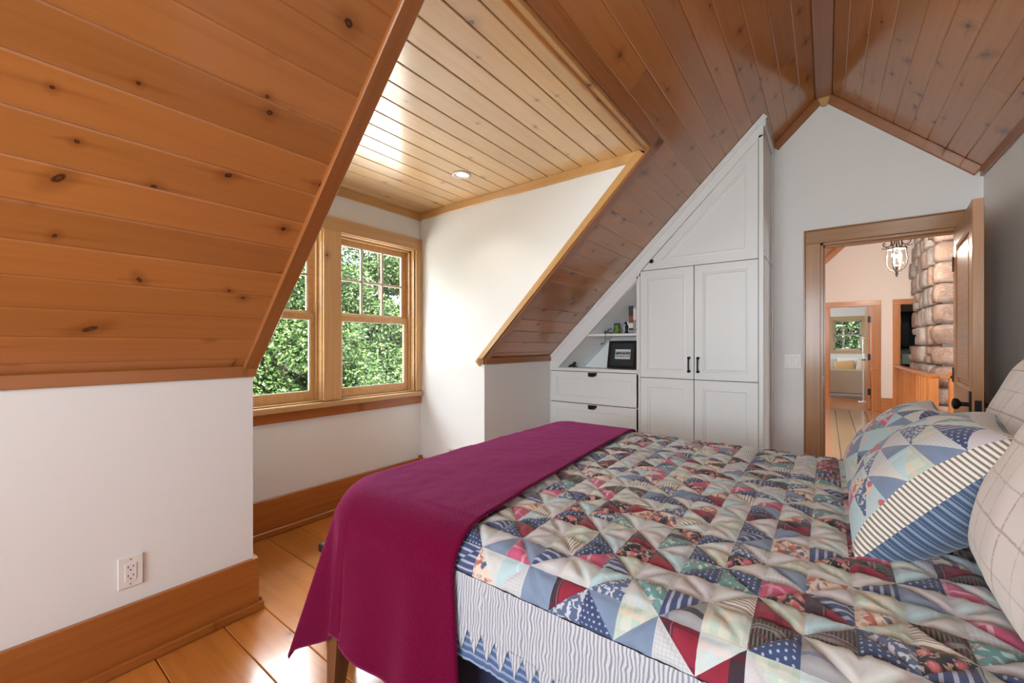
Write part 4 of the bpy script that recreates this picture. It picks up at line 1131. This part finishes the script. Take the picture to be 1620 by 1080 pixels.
def sham(name, loc, e1, e2, sx, sy, T, label, seed):
    e = empty(name, loc, label, 'pillow', 'windowpane pillows against the headboard')
    e.rotation_euler = rot_from(e1, e2).to_euler()
    N = 40; P_ = pillow_points(N, sx, sy, T, .05, .33)
    for sg, nm in ((1, 'front_panel'), (-1, 'back_panel')):
        vs = []; uvv = []
        for a, b, x, y, t in P_:
            w_ = (.010*noise.noise((x*7+seed, y*7, sg))+.006*noise.noise((x*18+seed, y*12, sg)))*(1 if t > .003 else 0)
            vs.append((x, y, sg*(t+w_))); uvv.append((x, y+sg*.03))
        n = N+1
        fs = [(j_*n+i, j_*n+i+1, (j_+1)*n+i+1, (j_+1)*n+i)[::sg] for j_ in range(N) for i in range(N)]
        me = bpy.data.meshes.new(nm); me.from_pydata(vs, [], fs); me.materials.append(sh.mat)
        uvl = me.uv_layers.new(name='UVMap')
        for l in me.loops: uvl.data[l.index].uv = uvv[l.vertex_index]
        smooth(me); link(bpy.data.objects.new(nm, me), e)
    return e
sham('windowpane_pillow', (.43, 1.02, 1.01), (-.02, -1, 0), (.48, 0, .88), .72, .58, .36, 'big white windowpane-checked pillow at the near side of the bed head', 1)
sham('windowpane_pillow', (.53, 1.80, 1.02), (.0, -1, 0), (.40, 0, .92), .68, .54, .28, 'white windowpane-checked pillow on the doorway side of the bed head', 5)

# ---- bench at the foot
o = empty('bench', (-1.60, 1.5, 0), 'low black lacquered bench at the foot of the bed, mostly hidden by the blanket', 'bench')
m = MB(); m.box(-.10, .085, -.60, .60, .385, .42, 0, .004); m.build('seat', M['blackwood'], o)
for sx in (-.085, .06):
    for sy in (-.55, .55):
        m = MB(); m.box(sx-.015, sx+.015, sy-.02, sy+.02, 0, .386, 0, .003); m.build('leg', M['blackwood'], o)
m = MB(); m.box(-.09, -.075, -.53, .53, .33, .386); m.box(.05, .065, -.53, .53, .33, .386); m.build('apron', M['blackwood'], o)

# ------------------------------------------------------------------ landing beyond the door
HY = 10.45; HX0, HX1 = -1.5, 3.7
def hz(x): return min(3.0+1.0*(x+.03), 3.0+1.0*(2*1.15-x+.03))
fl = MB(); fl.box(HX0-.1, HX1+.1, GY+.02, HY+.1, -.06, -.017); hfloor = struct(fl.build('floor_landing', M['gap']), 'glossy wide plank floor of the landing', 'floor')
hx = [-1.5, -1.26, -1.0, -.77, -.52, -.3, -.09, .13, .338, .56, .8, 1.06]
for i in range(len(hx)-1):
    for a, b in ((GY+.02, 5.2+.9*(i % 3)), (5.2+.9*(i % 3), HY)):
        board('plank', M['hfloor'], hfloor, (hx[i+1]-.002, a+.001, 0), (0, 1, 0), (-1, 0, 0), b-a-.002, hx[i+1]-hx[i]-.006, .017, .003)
m = MB(); m.box(1.06, HX1, GY+.02, HY, -2.6, -2.5); struct(m.build('floor_stairwell', M['hall']), 'lower floor at the bottom of the stairwell', 'floor')
def fhall(m):
    y0, y1 = HY, HY+.12
    op = [(.044, .70, 2.0), (1.075, 1.8, 2.0)]
    m.prism([(HX0, 0), (.044, 0), (.044, hz(.044)), (HX0, hz(HX0))], y0, y1, 'xz')
    m.prism([(.70, 0), (1.075, 0), (1.075, hz(1.075)), (.70, hz(.70))], y0, y1, 'xz')
    m.prism([(1.8, 0), (HX1, 0), (HX1, hz(HX1)), (1.8, hz(1.8))], y0, y1, 'xz')
    m.prism([(.044, 2.0), (.70, 2.0), (.70, hz(.70)), (.044, hz(.044))], y0, y1, 'xz')
    m.prism([(1.075, 2.0), (1.8, 2.0), (1.8, hz(1.8)), (1.15, hz(1.15)), (1.075, hz(1.075))], y0, y1, 'xz')
wall('wall_landing_far', 'warm cream far wall of the landing with two doorways', fhall, 'hallwall')
wall('wall_landing_left', 'cream side wall of the landing', lambda m: m.box(HX0-.1, HX0, GY+.13, HY+.12, 0, 2.0), 'hallwall')
wall('wall_landing_right', 'cream stairwell wall of the landing', lambda m: m.box(HX1, HX1+.1, GY+.13, HY+.12, -2.6, 3.2), 'hallwall')
wall('wall_landing_near', 'cream backing of the gable wall on the landing side', lambda m: (m.box(RX+.1, HX1, GY+.02, GY+.13, -2.6, 4.4), m.box(HX0, KX-.1, GY+.02, GY+.13, 0, 3.2) if HX0 < KX-.1 else None), 'hallwall')
m = MB()
m.prism([(HX0-.1, hz(HX0-.1)), (1.15, hz(1.15)), (1.15, hz(1.15)+.1), (HX0-.1, hz(HX0-.1)+.1)], GY+.13, HY+.12, 'xz')
m.prism([(1.15, hz(1.15)), (HX1+.1, hz(HX1+.1)), (HX1+.1, hz(HX1+.1)+.1), (1.15, hz(1.15)+.1)], GY+.13, HY+.12, 'xz')
struct(m.build('ceiling_landing', M['hall']), 'pine ceiling of the landing', 'ceiling')
pa = Vector((-.25, HY-.016, hz(-.25))); pb = Vector((1.15, HY-.016, hz(1.15))); of = Vector((1, 0, -1)).normalized()*.10
trim_dir('hall', 'orange pine rake strip on the far landing wall', pa+of, pb+of, Vector((-1, 0, 1)), .1, .016)
for i, (a, b, lab) in enumerate(((.044, .70, 'orange pine door casing on the landing, open to the room with the sofa'), (1.075, 1.8, 'orange pine door casing beside the stone chimney'))):
    d = empty('door_%d' % (i+2), (0, 0, 0), lab, 'door', None, 'structure')
    obox('side_casing', M['hall'], d, a-.095, a, HY-.022, HY, 0, 2.0, 'z', .003); obox('side_casing', M['hall'], d, b, b+.115, HY-.022, HY, 0, 2.0, 'z', .003)
    obox('head_casing', M['hall'], d, a-.095, b+.115, HY-.022, HY, 2.0, 2.10, 'x', .003)
    obox('jamb', M['hall'], d, a-.002, a+.016, HY-.002, HY+.125, 0, 2.0, 'z', .001); obox('jamb', M['hall'], d, b-.016, b+.002, HY-.002, HY+.125, 0, 2.0, 'z', .001)
    if i == 0:
        lf = obox('door_leaf', M['hall'], d, b-.065, b-.022, HY+.13, HY+.86, .01, 1.99, 'z', .003)
        for zz in (.35, 1.02, 1.75): 
            hm = MB(); hm.box(b-.0655, b-.02, HY+.126, HY+.1295, zz-.06, zz+.06); hm.build('hinge', M['black'], d)
        hm = MB(); hm.tube([(b-.066, HY+.80, .95), (b-.115, HY+.80, .95), (b-.12, HY+.72, .95)], .010, 8); hm.lathe([(.025, 0), (.025, -.008)], (b-.065, HY+.80, .95), 12, 0, 'x'); hm.build('door_handle', M['black'], d)
    else:
        for zz in (.30, 1.05, 1.72):
            hm = MB(); hm.box(a+.016, a+.03, HY+.02, HY+.06, zz-.06, zz+.06); hm.build('hinge', M['black'], d)
e = empty('baseboard_landing', (0, 0, 0), 'orange pine baseboard between the two landing doorways', 'baseboard', None, 'structure')
obox('base_plank', M['hall'], e, .815, .98, HY-.02, HY, 0, .26, 'x', .002)

# far room with the sofa
RY = 14.6
fl = MB(); fl.box(-1.6, 3.6, HY+.0, RY+.1, -.06, -.002); struct(fl.build('floor_far_room', M['hall']), 'orange wood floor of the far room', 'floor')
def ffar(m):
    m.box(-1.6, .16, RY, RY+.12, 0, 2.6); m.box(.75, 3.6, RY, RY+.12, 0, 2.6); m.box(.16, .75, RY, RY+.12, 0, 1.12); m.box(.16, .75, RY, RY+.12, 1.93, 2.6)
wall('wall_far_room', 'pale wall of the far room with a small window', ffar)
wall('wall_far_room_left', 'pale side wall of the far room', lambda m: m.box(-1.7, -1.6, HY+.12, RY+.1, 0, 2.6))
wall('wall_far_room_divider', 'pale wall between the two far rooms', lambda m: m.box(.86, .93, HY+.12, RY, 0, 2.6))
wall('wall_far_room_right', 'pale side wall of the second far room', lambda m: m.box(3.6, 3.7, HY+.12, RY+.1, 0, 2.6))
m = MB(); m.box(-1.7, 3.7, HY+.1, RY+.12, 2.6, 2.7); struct(m.build('ceiling_far_room', M['wall']), 'white ceiling of the far rooms', 'ceiling')
w2 = empty('window_2', (0, 0, 0), 'small fir-framed window of the far room above the sofa', 'window', None, 'structure')
M['win2'] = wood('far_window_fir', (.45, .32, .16), (.36, .24, .11), .4, .2, 0, (1, 5), .8)
a, b, z0, z1 = .16, .75, 1.12, 1.93
obox('side_casing', M['win2'], w2, a-.09, a, RY-.02, RY, z0-.09, z1+.11, 'z'); obox('side_casing', M['win2'], w2, b, b+.10, RY-.02, RY, z0-.09, z1+.11, 'z')
obox('head_casing', M['win2'], w2, a, b, RY-.02, RY, z1, z1+.11, 'x'); obox('stool', M['win2'], w2, a, b, RY-.03, RY, z0-.09, z0, 'x')
m = MB(); y0, y1 = RY+.03, RY+.07; zm = (z0+z1)/2
m.box(a, a+.035, y0, y1, z0, z1); m.box(b-.035, b, y0, y1, z0, z1); m.box(a, b, y0, y1, z0, z0+.04); m.box(a, b, y0, y1, z1-.035, z1); m.box(a, b, y0, y1, zm-.02, zm+.02)
m.build('sash', M['muntin'], w2)
m = MB()
for k_ in (1, 2): 
    xx = a+(b-a)*k_/3; m.box(xx-.008, xx+.008, y0, y1, zm, z1)
m.box(a, b, y0, y1, (zm+z1)/2-.008, (zm+z1)/2+.008); m.build('muntin', M['muntin'], w2)
m = MB(); m.box(a, b, y0+.02, y0+.024, z0, z1); m.build('pane', M['glass'], w2)
light('daylight_small_window', 'AREA', (.45, RY+1.5, 2.9), 40, (1, 1, 1), 1.2, .8, (0, -1, -.7))
# sofa seen from behind
so = empty('sofa', (.35, 12.6, 0), 'taupe sofa seen from behind through the far doorway', 'sofa')
tp = paint('taupe_upholstery', (.36, .29, .22), .9)
m = MB(); m.box(-.9, .47, 0, .20, .10, .68, 0, .03); m.build('backrest', tp, so)
m = MB(); m.box(-.9, .47, .2, .95, .10, .42, 0, .03); m.build('seat', tp, so)
for ax0, ax1 in ((.47, .50), (-1.0, -.9)):
    m = MB(); m.box(ax0, ax1, 0, .95, .10, .60, 0, .012); m.build('arm', tp, so)
for lx in (-.9, .42):
    for ly in (.05, .88):
        m = MB(); m.box(lx, lx+.05, ly, ly+.05, 0, .11); m.build('leg', M['blackwood'], so)
def softbox(name, loc, e1, e2, sx, sy, T, mat, label, group):
    N = 14; P_ = pillow_points(N, sx, sy, T, .05, .4); m = MB(); n = N+1
    for sg in (1, -1):
        m.add([(x, y, sg*t) for a_, b_, x, y, t in P_], [(j_*n+i, j_*n+i+1, (j_+1)*n+i+1, (j_+1)*n+i)[::sg] for j_ in range(N) for i in range(N)])
    o = m.build(name, mat, None, sm=True, fix=False); o.location = loc; o.rotation_euler = rot_from(e1, e2).to_euler()
    return tag(o, label, 'cushion', group)
sage = paint('sage_cloth', (.42, .47, .40), .9); tan = paint('tan_cloth', (.55, .34, .15), .9); beige = paint('beige_cloth', (.58, .50, .36), .9); pale = paint('pale_cloth', (.62, .66, .64), .9)
gname = 'sofa cushions in the far room'
softbox('sofa_cushion', (.06, 12.93, .72), (1, 0, 0), (0, .2, 1), .30, .42, .15, sage, 'sage green cushion on the sofa, next to the casing', gname)
softbox('sofa_cushion', (.42, 13.06, .74), (1, 0, 0), (0, .2, 1), .46, .42, .15, pale, 'pale grey-green back cushion at the middle of the sofa', gname)
softbox('sofa_cushion', (.34, 12.90, .72), (1, .1, .12), (0, .25, 1), .40, .32, .12, tan, 'tan cushion slumped against the sofa back', gname)
softbox('sofa_cushion', (.70, 12.90, .74), (1, .1, -.2), (0, .2, 1), .28, .36, .14, beige, 'beige cushion at the arm end of the sofa', gname)
o = empty('floor_lamp', (.64, 12.0, 0), 'slim chrome floor lamp behind the sofa', 'lamp')
m = MB(); m.lathe([(.10, 0), (.10, .012), (.03, .022), (.012, .05)], (0, 0, 0), 20); m.build('base', M['chrome'], o, sm=True)
m = MB(); m.tube([(0, 0, .02), (0, 0, .97)], .016, 10); m.tube([(0, 0, .97), (0, 0, 1.38)], .006, 8); m.build('pole', M['chrome'], o)
m = MB(); m.tube([(0, 0, 1.37), (.0, .03, 1.42), (0, .12, 1.43)], .006, 8); m.lathe([(.012, 1.44), (.05, 1.40), (.055, 1.395)], (0, .14, 0), 16); m.build('lamp_head', M['chrome'], o)
# dark bookcase in the second room
o = empty('bookcase', (1.45, 12.0, 0), 'tall black bookcase seen through the doorway by the chimney', 'bookcase')
m = MB(); m.box(-.5, -.46, 0, .35, 0, 1.95, 0, .003); m.box(.46, .5, 0, .35, 0, 1.95, 0, .003); m.box(-.5, .5, .33, .35, 0, 1.95); m.build('case', M['blackwood'], o)
for zz in (.02, .55, .82, 1.16, 1.93): 
    m = MB(); m.box(-.46, .46, 0, .33, zz, zz+.03, 0, .002); m.build('shelf', M['blackwood'], o)
m = MB(); m.box(-.44, -.30, .002, .02, 1.22, 1.88, 0, .004); m.box(-.22, -.06, .002, .02, 1.22, 1.88, 0, .004); m.box(.02, .44, .002, .02, 1.22, 1.88, 0, .004); m.build('door_panel', M['blackwood'], o)
m = MB(); m.box(-.46, .46, .31, .328, .85, 1.16); m.build('mirror_back', simple('pale_splashback', (.55, .68, .62), .3), o)
bt = simple('blue_glass_bottle', (.10, .25, .5), .1)
for k_, (xx, hh) in enumerate(((-.33, .20), (-.21, .17))):
    m = MB(); m.lathe([(.03, 0), (.032, .01), (.032, hh*.6), (.012, hh*.78), (.012, hh), (.010, hh)], (1.45+xx, 12.12, .5805), 14); tag(m.build('bottle', bt, None, sm=True), ('taller blue bottle' if k_ == 0 else 'shorter blue bottle')+' on the black bookcase shelf', 'bottle', 'blue bottles')

# stone chimney
ch = empty('stone_chimney', (1.29, 8.25, -2.5), 'tall fieldstone chimney rising through the stairwell', 'chimney')
m = MB(); m.box(0, 1.15, 0, 1.75, 0, 7.4); m.build('mortar_core', paint('mortar', (.16, .14, .125), .95), ch)
def stone_mat(name, c1, c2):
    n = NT(name); ob = n.tex('Object'); r = n.rnd()
    v = n.n.new('ShaderNodeVectorMath'); v.operation = 'ADD'; n.put(v.inputs[0], ob); n.put(v.inputs[1], n.comb(n.math('MULTIPLY', r, 31.0), n.math('MULTIPLY', r, 17.0), 0.0))
    a = n.noise(v.outputs[0], 9, 5, .6); b = n.noise(v.outputs[0], 40, 3, .6)
    c = n.mix(n.step(a, .35, .65), c1, c2); f = n.math('MULTIPLY_ADD', r, .4, .8)
    c = n.mix(1.0, c, n.comb(f, f, f), 'MULTIPLY'); c = n.mix(n.math('MULTIPLY', n.step(b, .52, .75), .5), c, (.50, .46, .42, 1))
    n.set(Base_Color=c, Roughness=.9); n.bump(n.math('ADD', a, b), .6, .02); return n.mat
stm = [stone_mat('stone_brown', (.27, .185, .145), (.36, .27, .22)), stone_mat('stone_grey', (.30, .28, .265), (.44, .41, .385)), stone_mat('stone_rust', (.31, .21, .16), (.28, .22, .19))]
rs = random.Random(5)
def stone(x0, x1, y0, y1, z0, z1, mi):
    bm = bmesh.new(); bmesh.ops.create_cube(bm, size=1); bmesh.ops.subdivide_edges(bm, edges=bm.edges[:], cuts=3, use_grid_fill=True)
    c = Vector(((x0+x1)/2, (y0+y1)/2, (z0+z1)/2)); d = Vector((x1-x0, y1-y0, z1-z0)); sd = rs.random()*50
    for v in bm.verts:
        p = v.co*2; q = Vector([math.copysign(abs(t)**.92, t) for t in p]); ln_ = max(abs(p.x), abs(p.y), abs(p.z))
        rr = (abs(p.x)**7+abs(p.y)**7+abs(p.z)**7)**(1/7) if ln_ > 0 else 1
        q = p/rr*1.0 if rr > 1 else p
        w_ = Vector((q.x*d.x/2, q.y*d.y/2, q.z*d.z/2)); ns = noise.noise((w_*5)+Vector((sd, 0, 0)))*.06+noise.noise((w_*14)+Vector((sd, 3, 0)))*.025
        v.co = w_*(1+ns*2.2)
    me = bpy.data.meshes.new('stone'); bm.to_mesh(me); bm.free(); me.materials.append(stm[mi])
    for p in me.polygons: p.use_smooth = True
    o = bpy.data.objects.new('stone', me); link(o, ch); o.location = c
z = 2.35
row = 0
while z < 6.6:
    h_ = rs.uniform(.25, .33); g_ = .012
    cw = rs.uniform(.26, .50); cd = rs.uniform(.18, .55)   # corner stone lengths
    stone(-.055-rs.random()*.03, cw, -.07, cd, z, z+h_-g_, rs.choice((0, 0, 2)))
    xx = cw+g_
    while xx < 1.15:
        w_ = rs.uniform(.25, .45); stone(xx, min(1.17, xx+w_), -.06, .12, z, z+h_-g_, rs.choice((0, 2, 1))); xx += w_+g_
    yy = cd+g_
    while yy < 1.75:
        w_ = rs.uniform(.22, .48); zz = z
        if rs.random() < .35:
            hs = h_*rs.uniform(.4, .6); stone(-.07-rs.random()*.05, .12, yy, yy+w_, z, z+hs-g_, rs.choice((1, 1, 0))); stone(-.06-rs.random()*.05, .12, yy, yy+w_, z+hs, z+h_-g_, rs.choice((1, 1, 0)))
        else: stone(-.07-rs.random()*.06, .12, yy, yy+w_, z, z+h_-g_, rs.choice((1, 1, 0)))
        yy += w_+g_
    z += h_; row += 1

# stair railing
ra = empty('stair_railing', (1.05, 7.25, 0), 'orange pine railing with square balusters round the stairwell', 'railing')
rl = HY-7.25
def rbox(nm, *a, **k): return obox(nm, M['hall'], ra, *a, **k)
rbox('handrail', -.05, .05, -.02, rl-.03, .845, .885, 'y', .006)
rbox('handrail', .05, .19, -.05, .05, .845, .885, 'x', .006)
rbox('bottom_rail', -.03, .03, .06, rl-.03, .06, .095, 'y', .003)
rbox('newel_post', -.045, .045, -.045, .045, 0, .845, 'z', .003)
rbox('newel_post', .14, .23, -.05, .04, 0, .93, 'z', .003)
n = 16
for i in range(n):
    yy = .15+(rl-.22)*i/(n-1); rbox('baluster', -.012, .012, yy-.012, yy+.012, .095, .845, 'z', .002)

# chandelier lantern
cl = empty('lantern_chandelier', (.76, 7.66, 2.543), 'wrought-iron lantern chandelier with glass bowl and lit candle bulbs', 'chandelier')
cl.scale = (.85, .85, .85)
iron = simple('bronze_iron', (.05, .038, .03), .45, .7)
m = MB(); m.tube([(0, 0, .0), (0, 0, .9)], .008, 8); m.tube([(0, 0, -.02), (0, 0, .10)], .012, 8); m.build('stem', iron, cl)
for k_ in range(4):
    q = PI/4+PI/2*k_+.3; cx, sy = math.cos(q), math.sin(q)
    arm = [(.045, .30), (.055, .16), (.075, .09), (.12, .07), (.165, .09), (.18, .125), (.165, .145), (.148, .13), (.152, .115)]
    m = MB(); m.tube([(r_*cx, r_*sy, z_) for r_, z_ in arm], [.009]*5+[.008, .008, .007, .005], 7)
    m.tube([(.12*cx, .12*sy, .07), (.155*cx, .155*sy, .045), (.185*cx, .185*sy, .05), (.19*cx, .19*sy, .07)], [.008, .007, .007, .005], 7)
    m.tube([(.10*cx, .10*sy, .06), (.125*cx, .125*sy, .02), (.118*cx, .118*sy, .0)], .006, 7); m.build('scroll_arm', iron, cl)
    rib = [(.118, .03), (.122, -.06), (.135, -.15), (.128, -.23), (.095, -.30), (.05, -.335), (.01, -.345)]
    m = MB(); m.tube([(r_*cx, r_*sy, z_) for r_, z_ in rib], .0075, 7); m.build('cage_rib', iron, cl)
m = MB(); m.lathe([(.122, .03), (.127, .02), (.122, .012)], (0, 0, 0), 28); m.build('cage_ring', iron, cl)
m = MB(); m.lathe([(.004, -.43), (.014, -.42), (.008, -.405), (.022, -.385), (.014, -.36), (.03, -.345), (.02, -.335), (.012, -.30), (.02, -.27), (.012, -.24)], (0, 0, 0), 14); m.build('finial', iron, cl, sm=True)
m = MB(); m.lathe([(.112, .02), (.108, -.05), (.128, -.14), (.122, -.22), (.09, -.29), (.045, -.325)], (0, 0, 0), 28, 0, 'z', False); m.build('glass_bowl', M['glass'], cl, sm=True, fix=False)
for k_ in range(4):
    q = PI/2*k_+.5; cx, sy = .058*math.cos(q), .058*math.sin(q)
    m = MB(); m.tube([(0, 0, -.26), (cx, sy, -.25), (cx, sy, -.20)], .006, 7); m.lathe([(.014, -.20), (.011, -.195), (.011, -.12)], (cx, sy, 0), 10); m.build('candle_sleeve', M['plate'], cl)
    m = MB(); m.lathe([(.006, -.12), (.016, -.095), (.015, -.075), (.006, -.045), (.001, -.03)], (cx, sy, 0), 10); m.build('bulb', M['bulb'], cl, sm=True)
light('chandelier_glow', 'POINT', (.76, 7.66, 2.47), 70, (1, .90, .78), radius=.02)

# ------------------------------------------------------------------ outside: added pale roof, ground, trees
m = MB(); m.box(-10.6, WX-.2, -6, 16, -.75, -.6); struct(m.build('bounce_slab', M['bounce']), 'unseen added pale roof and terrace below the dormer window', 'reflector')  # pale slab added to bounce sunlight up to the dormer ceiling
m = MB(); m.box(-60, 30, -40, 70, -3.2, -3.0); struct(m.build('ground', M['soil']), 'lawn ground outside the house', 'ground')
def leaves(rs, clusters, n, size, droop=.3):
    vs = []; fs = []; ms = []
    tot = sum(c[3] for c in clusters)
    for (c, r, dens, wgt) in clusters:
        k_ = int(n*wgt/tot)
        for _ in range(k_):
            while True:
                p = Vector((rs.uniform(-1, 1), rs.uniform(-1, 1), rs.uniform(-1, 1)))
                if .25 < p.length < 1: break
            p = p*(p.length**-.45)
            pos = Vector((c[0]+p.x*r[0], c[1]+p.y*r[1], c[2]+p.z*r[2]))
            d = Vector((p.x+rs.uniform(-.8, .8), p.y+rs.uniform(-.8, .8), p.z*.4+rs.uniform(-.6, .5)-droop)).normalized()
            s_ = Vector((rs.uniform(-1, 1), rs.uniform(-1, 1), rs.uniform(-.4, .4))); s_ = (s_-d*s_.dot(d)).normalized()
            L = size*rs.uniform(.6, 1.25); w_ = L*.32; up = d.cross(s_)*L*.08
            b_ = len(vs)
            vs += [pos, pos+d*L*.5+s_*w_+up, pos+d*L, pos+d*L*.5-s_*w_+up]
            fs += [(b_, b_+1, b_+2), (b_, b_+2, b_+3)]
            mm_ = rs.choice((0, 0, 1, 1, 1, 2)); ms += [mm_, mm_]
    return vs, fs, ms
def tree(x, y, h, rad, seed, n, label, group, z0=-3.0, size=.145, low=.1):
    rs = random.Random(seed)
    e = empty('leafy_tree' if h > 4 else 'leafy_shrub', (x, y, z0), label, 'tree' if h > 4 else 'shrub', group)
    m = MB()
    m.tube([(0, 0, 0), (rs.uniform(-.1, .1), rs.uniform(-.1, .1), h*.4), (rs.uniform(-.3, .3), rs.uniform(-.3, .3), h*.92)], [.03*h**.5*1.2, .02*h**.5*1.2, .01], 8)
    m.build('trunk', M['bark'], e)
    m = MB()
    for _ in range(5):
        q = rs.uniform(0, 2*PI); zz = rs.uniform(.3, .7)*h
        m.tube([(0, 0, zz), (rad*.4*math.cos(q), rad*.4*math.sin(q), zz+.12*h), (rad*.8*math.cos(q), rad*.8*math.sin(q), zz+.18*h)], [.03, .02, .006], 6)
    o = m.build('branches', M['bark'], e)
    cl_ = []
    for _ in range(32):
        q = rs.uniform(0, 2*PI); rr = rad*math.sqrt(rs.random())*.85; zz = h*rs.uniform(low, .97)
        k_ = 1-.5*abs(zz/h-.45)
        r_ = rad*rs.uniform(.30, .48)*k_
        cl_.append(((rr*k_*math.cos(q), rr*k_*math.sin(q), zz), (r_, r_, r_*.75), 1, r_**2))
    vs, fs, ms = leaves(rs, cl_, n, size)
    me = bpy.data.meshes.new('crown'); me.from_pydata(vs, [], fs)
    for l in M['leaf']: me.materials.append(l)
    me.polygons.foreach_set('material_index', ms)
    o = bpy.data.objects.new('crown', me); link(o, e); o['kind'] = 'stuff'
TL = 'green leafy tree beyond the dormer window'; TG = 'trees beyond the dormer window'
for i, (x, y, h, r, n_, sz) in enumerate(((-12.6, -1.6, 8.3, 2.4, 12000, .17), (-12.9, 2.4, 8.0, 2.5, 34000, .12), (-12.5, 5.6, 8.4, 2.4, 40000, .115), (-12.8, 9.0, 8.8, 2.6, 40000, .12), (-13.0, 13.0, 8.8, 2.6, 14000, .17),
                                  (-17.4, .6, 10.0, 2.8, 12000, .22), (-17.0, 4.9, 10.6, 2.9, 20000, .21), (-17.3, 9.2, 10.2, 2.9, 20000, .21), (-17.2, 13.5, 10.6, 2.9, 16000, .21), (-17.6, 17.9, 10.2, 2.8, 9000, .22))):
    tree(x, y, h, r, 20+i, n_, TL, TG, size=sz, low=.10)
tree(-21.8, 11.0, 17.5, 2.4, 60, 3500, 'tall tree rising above the others beyond the dormer window', TG, size=.2, low=.62)
for i, (x, y, h, r) in enumerate(((.55, 18.0, 6.9, 1.8), (-1.2, 22.5, 7.6, 2.2), (2.4, 22.8, 7.4, 2.2))):
    tree(x, y, h, r, 47+i, 26000, 'leafy tree outside the small far-room window', 'trees outside the far room')
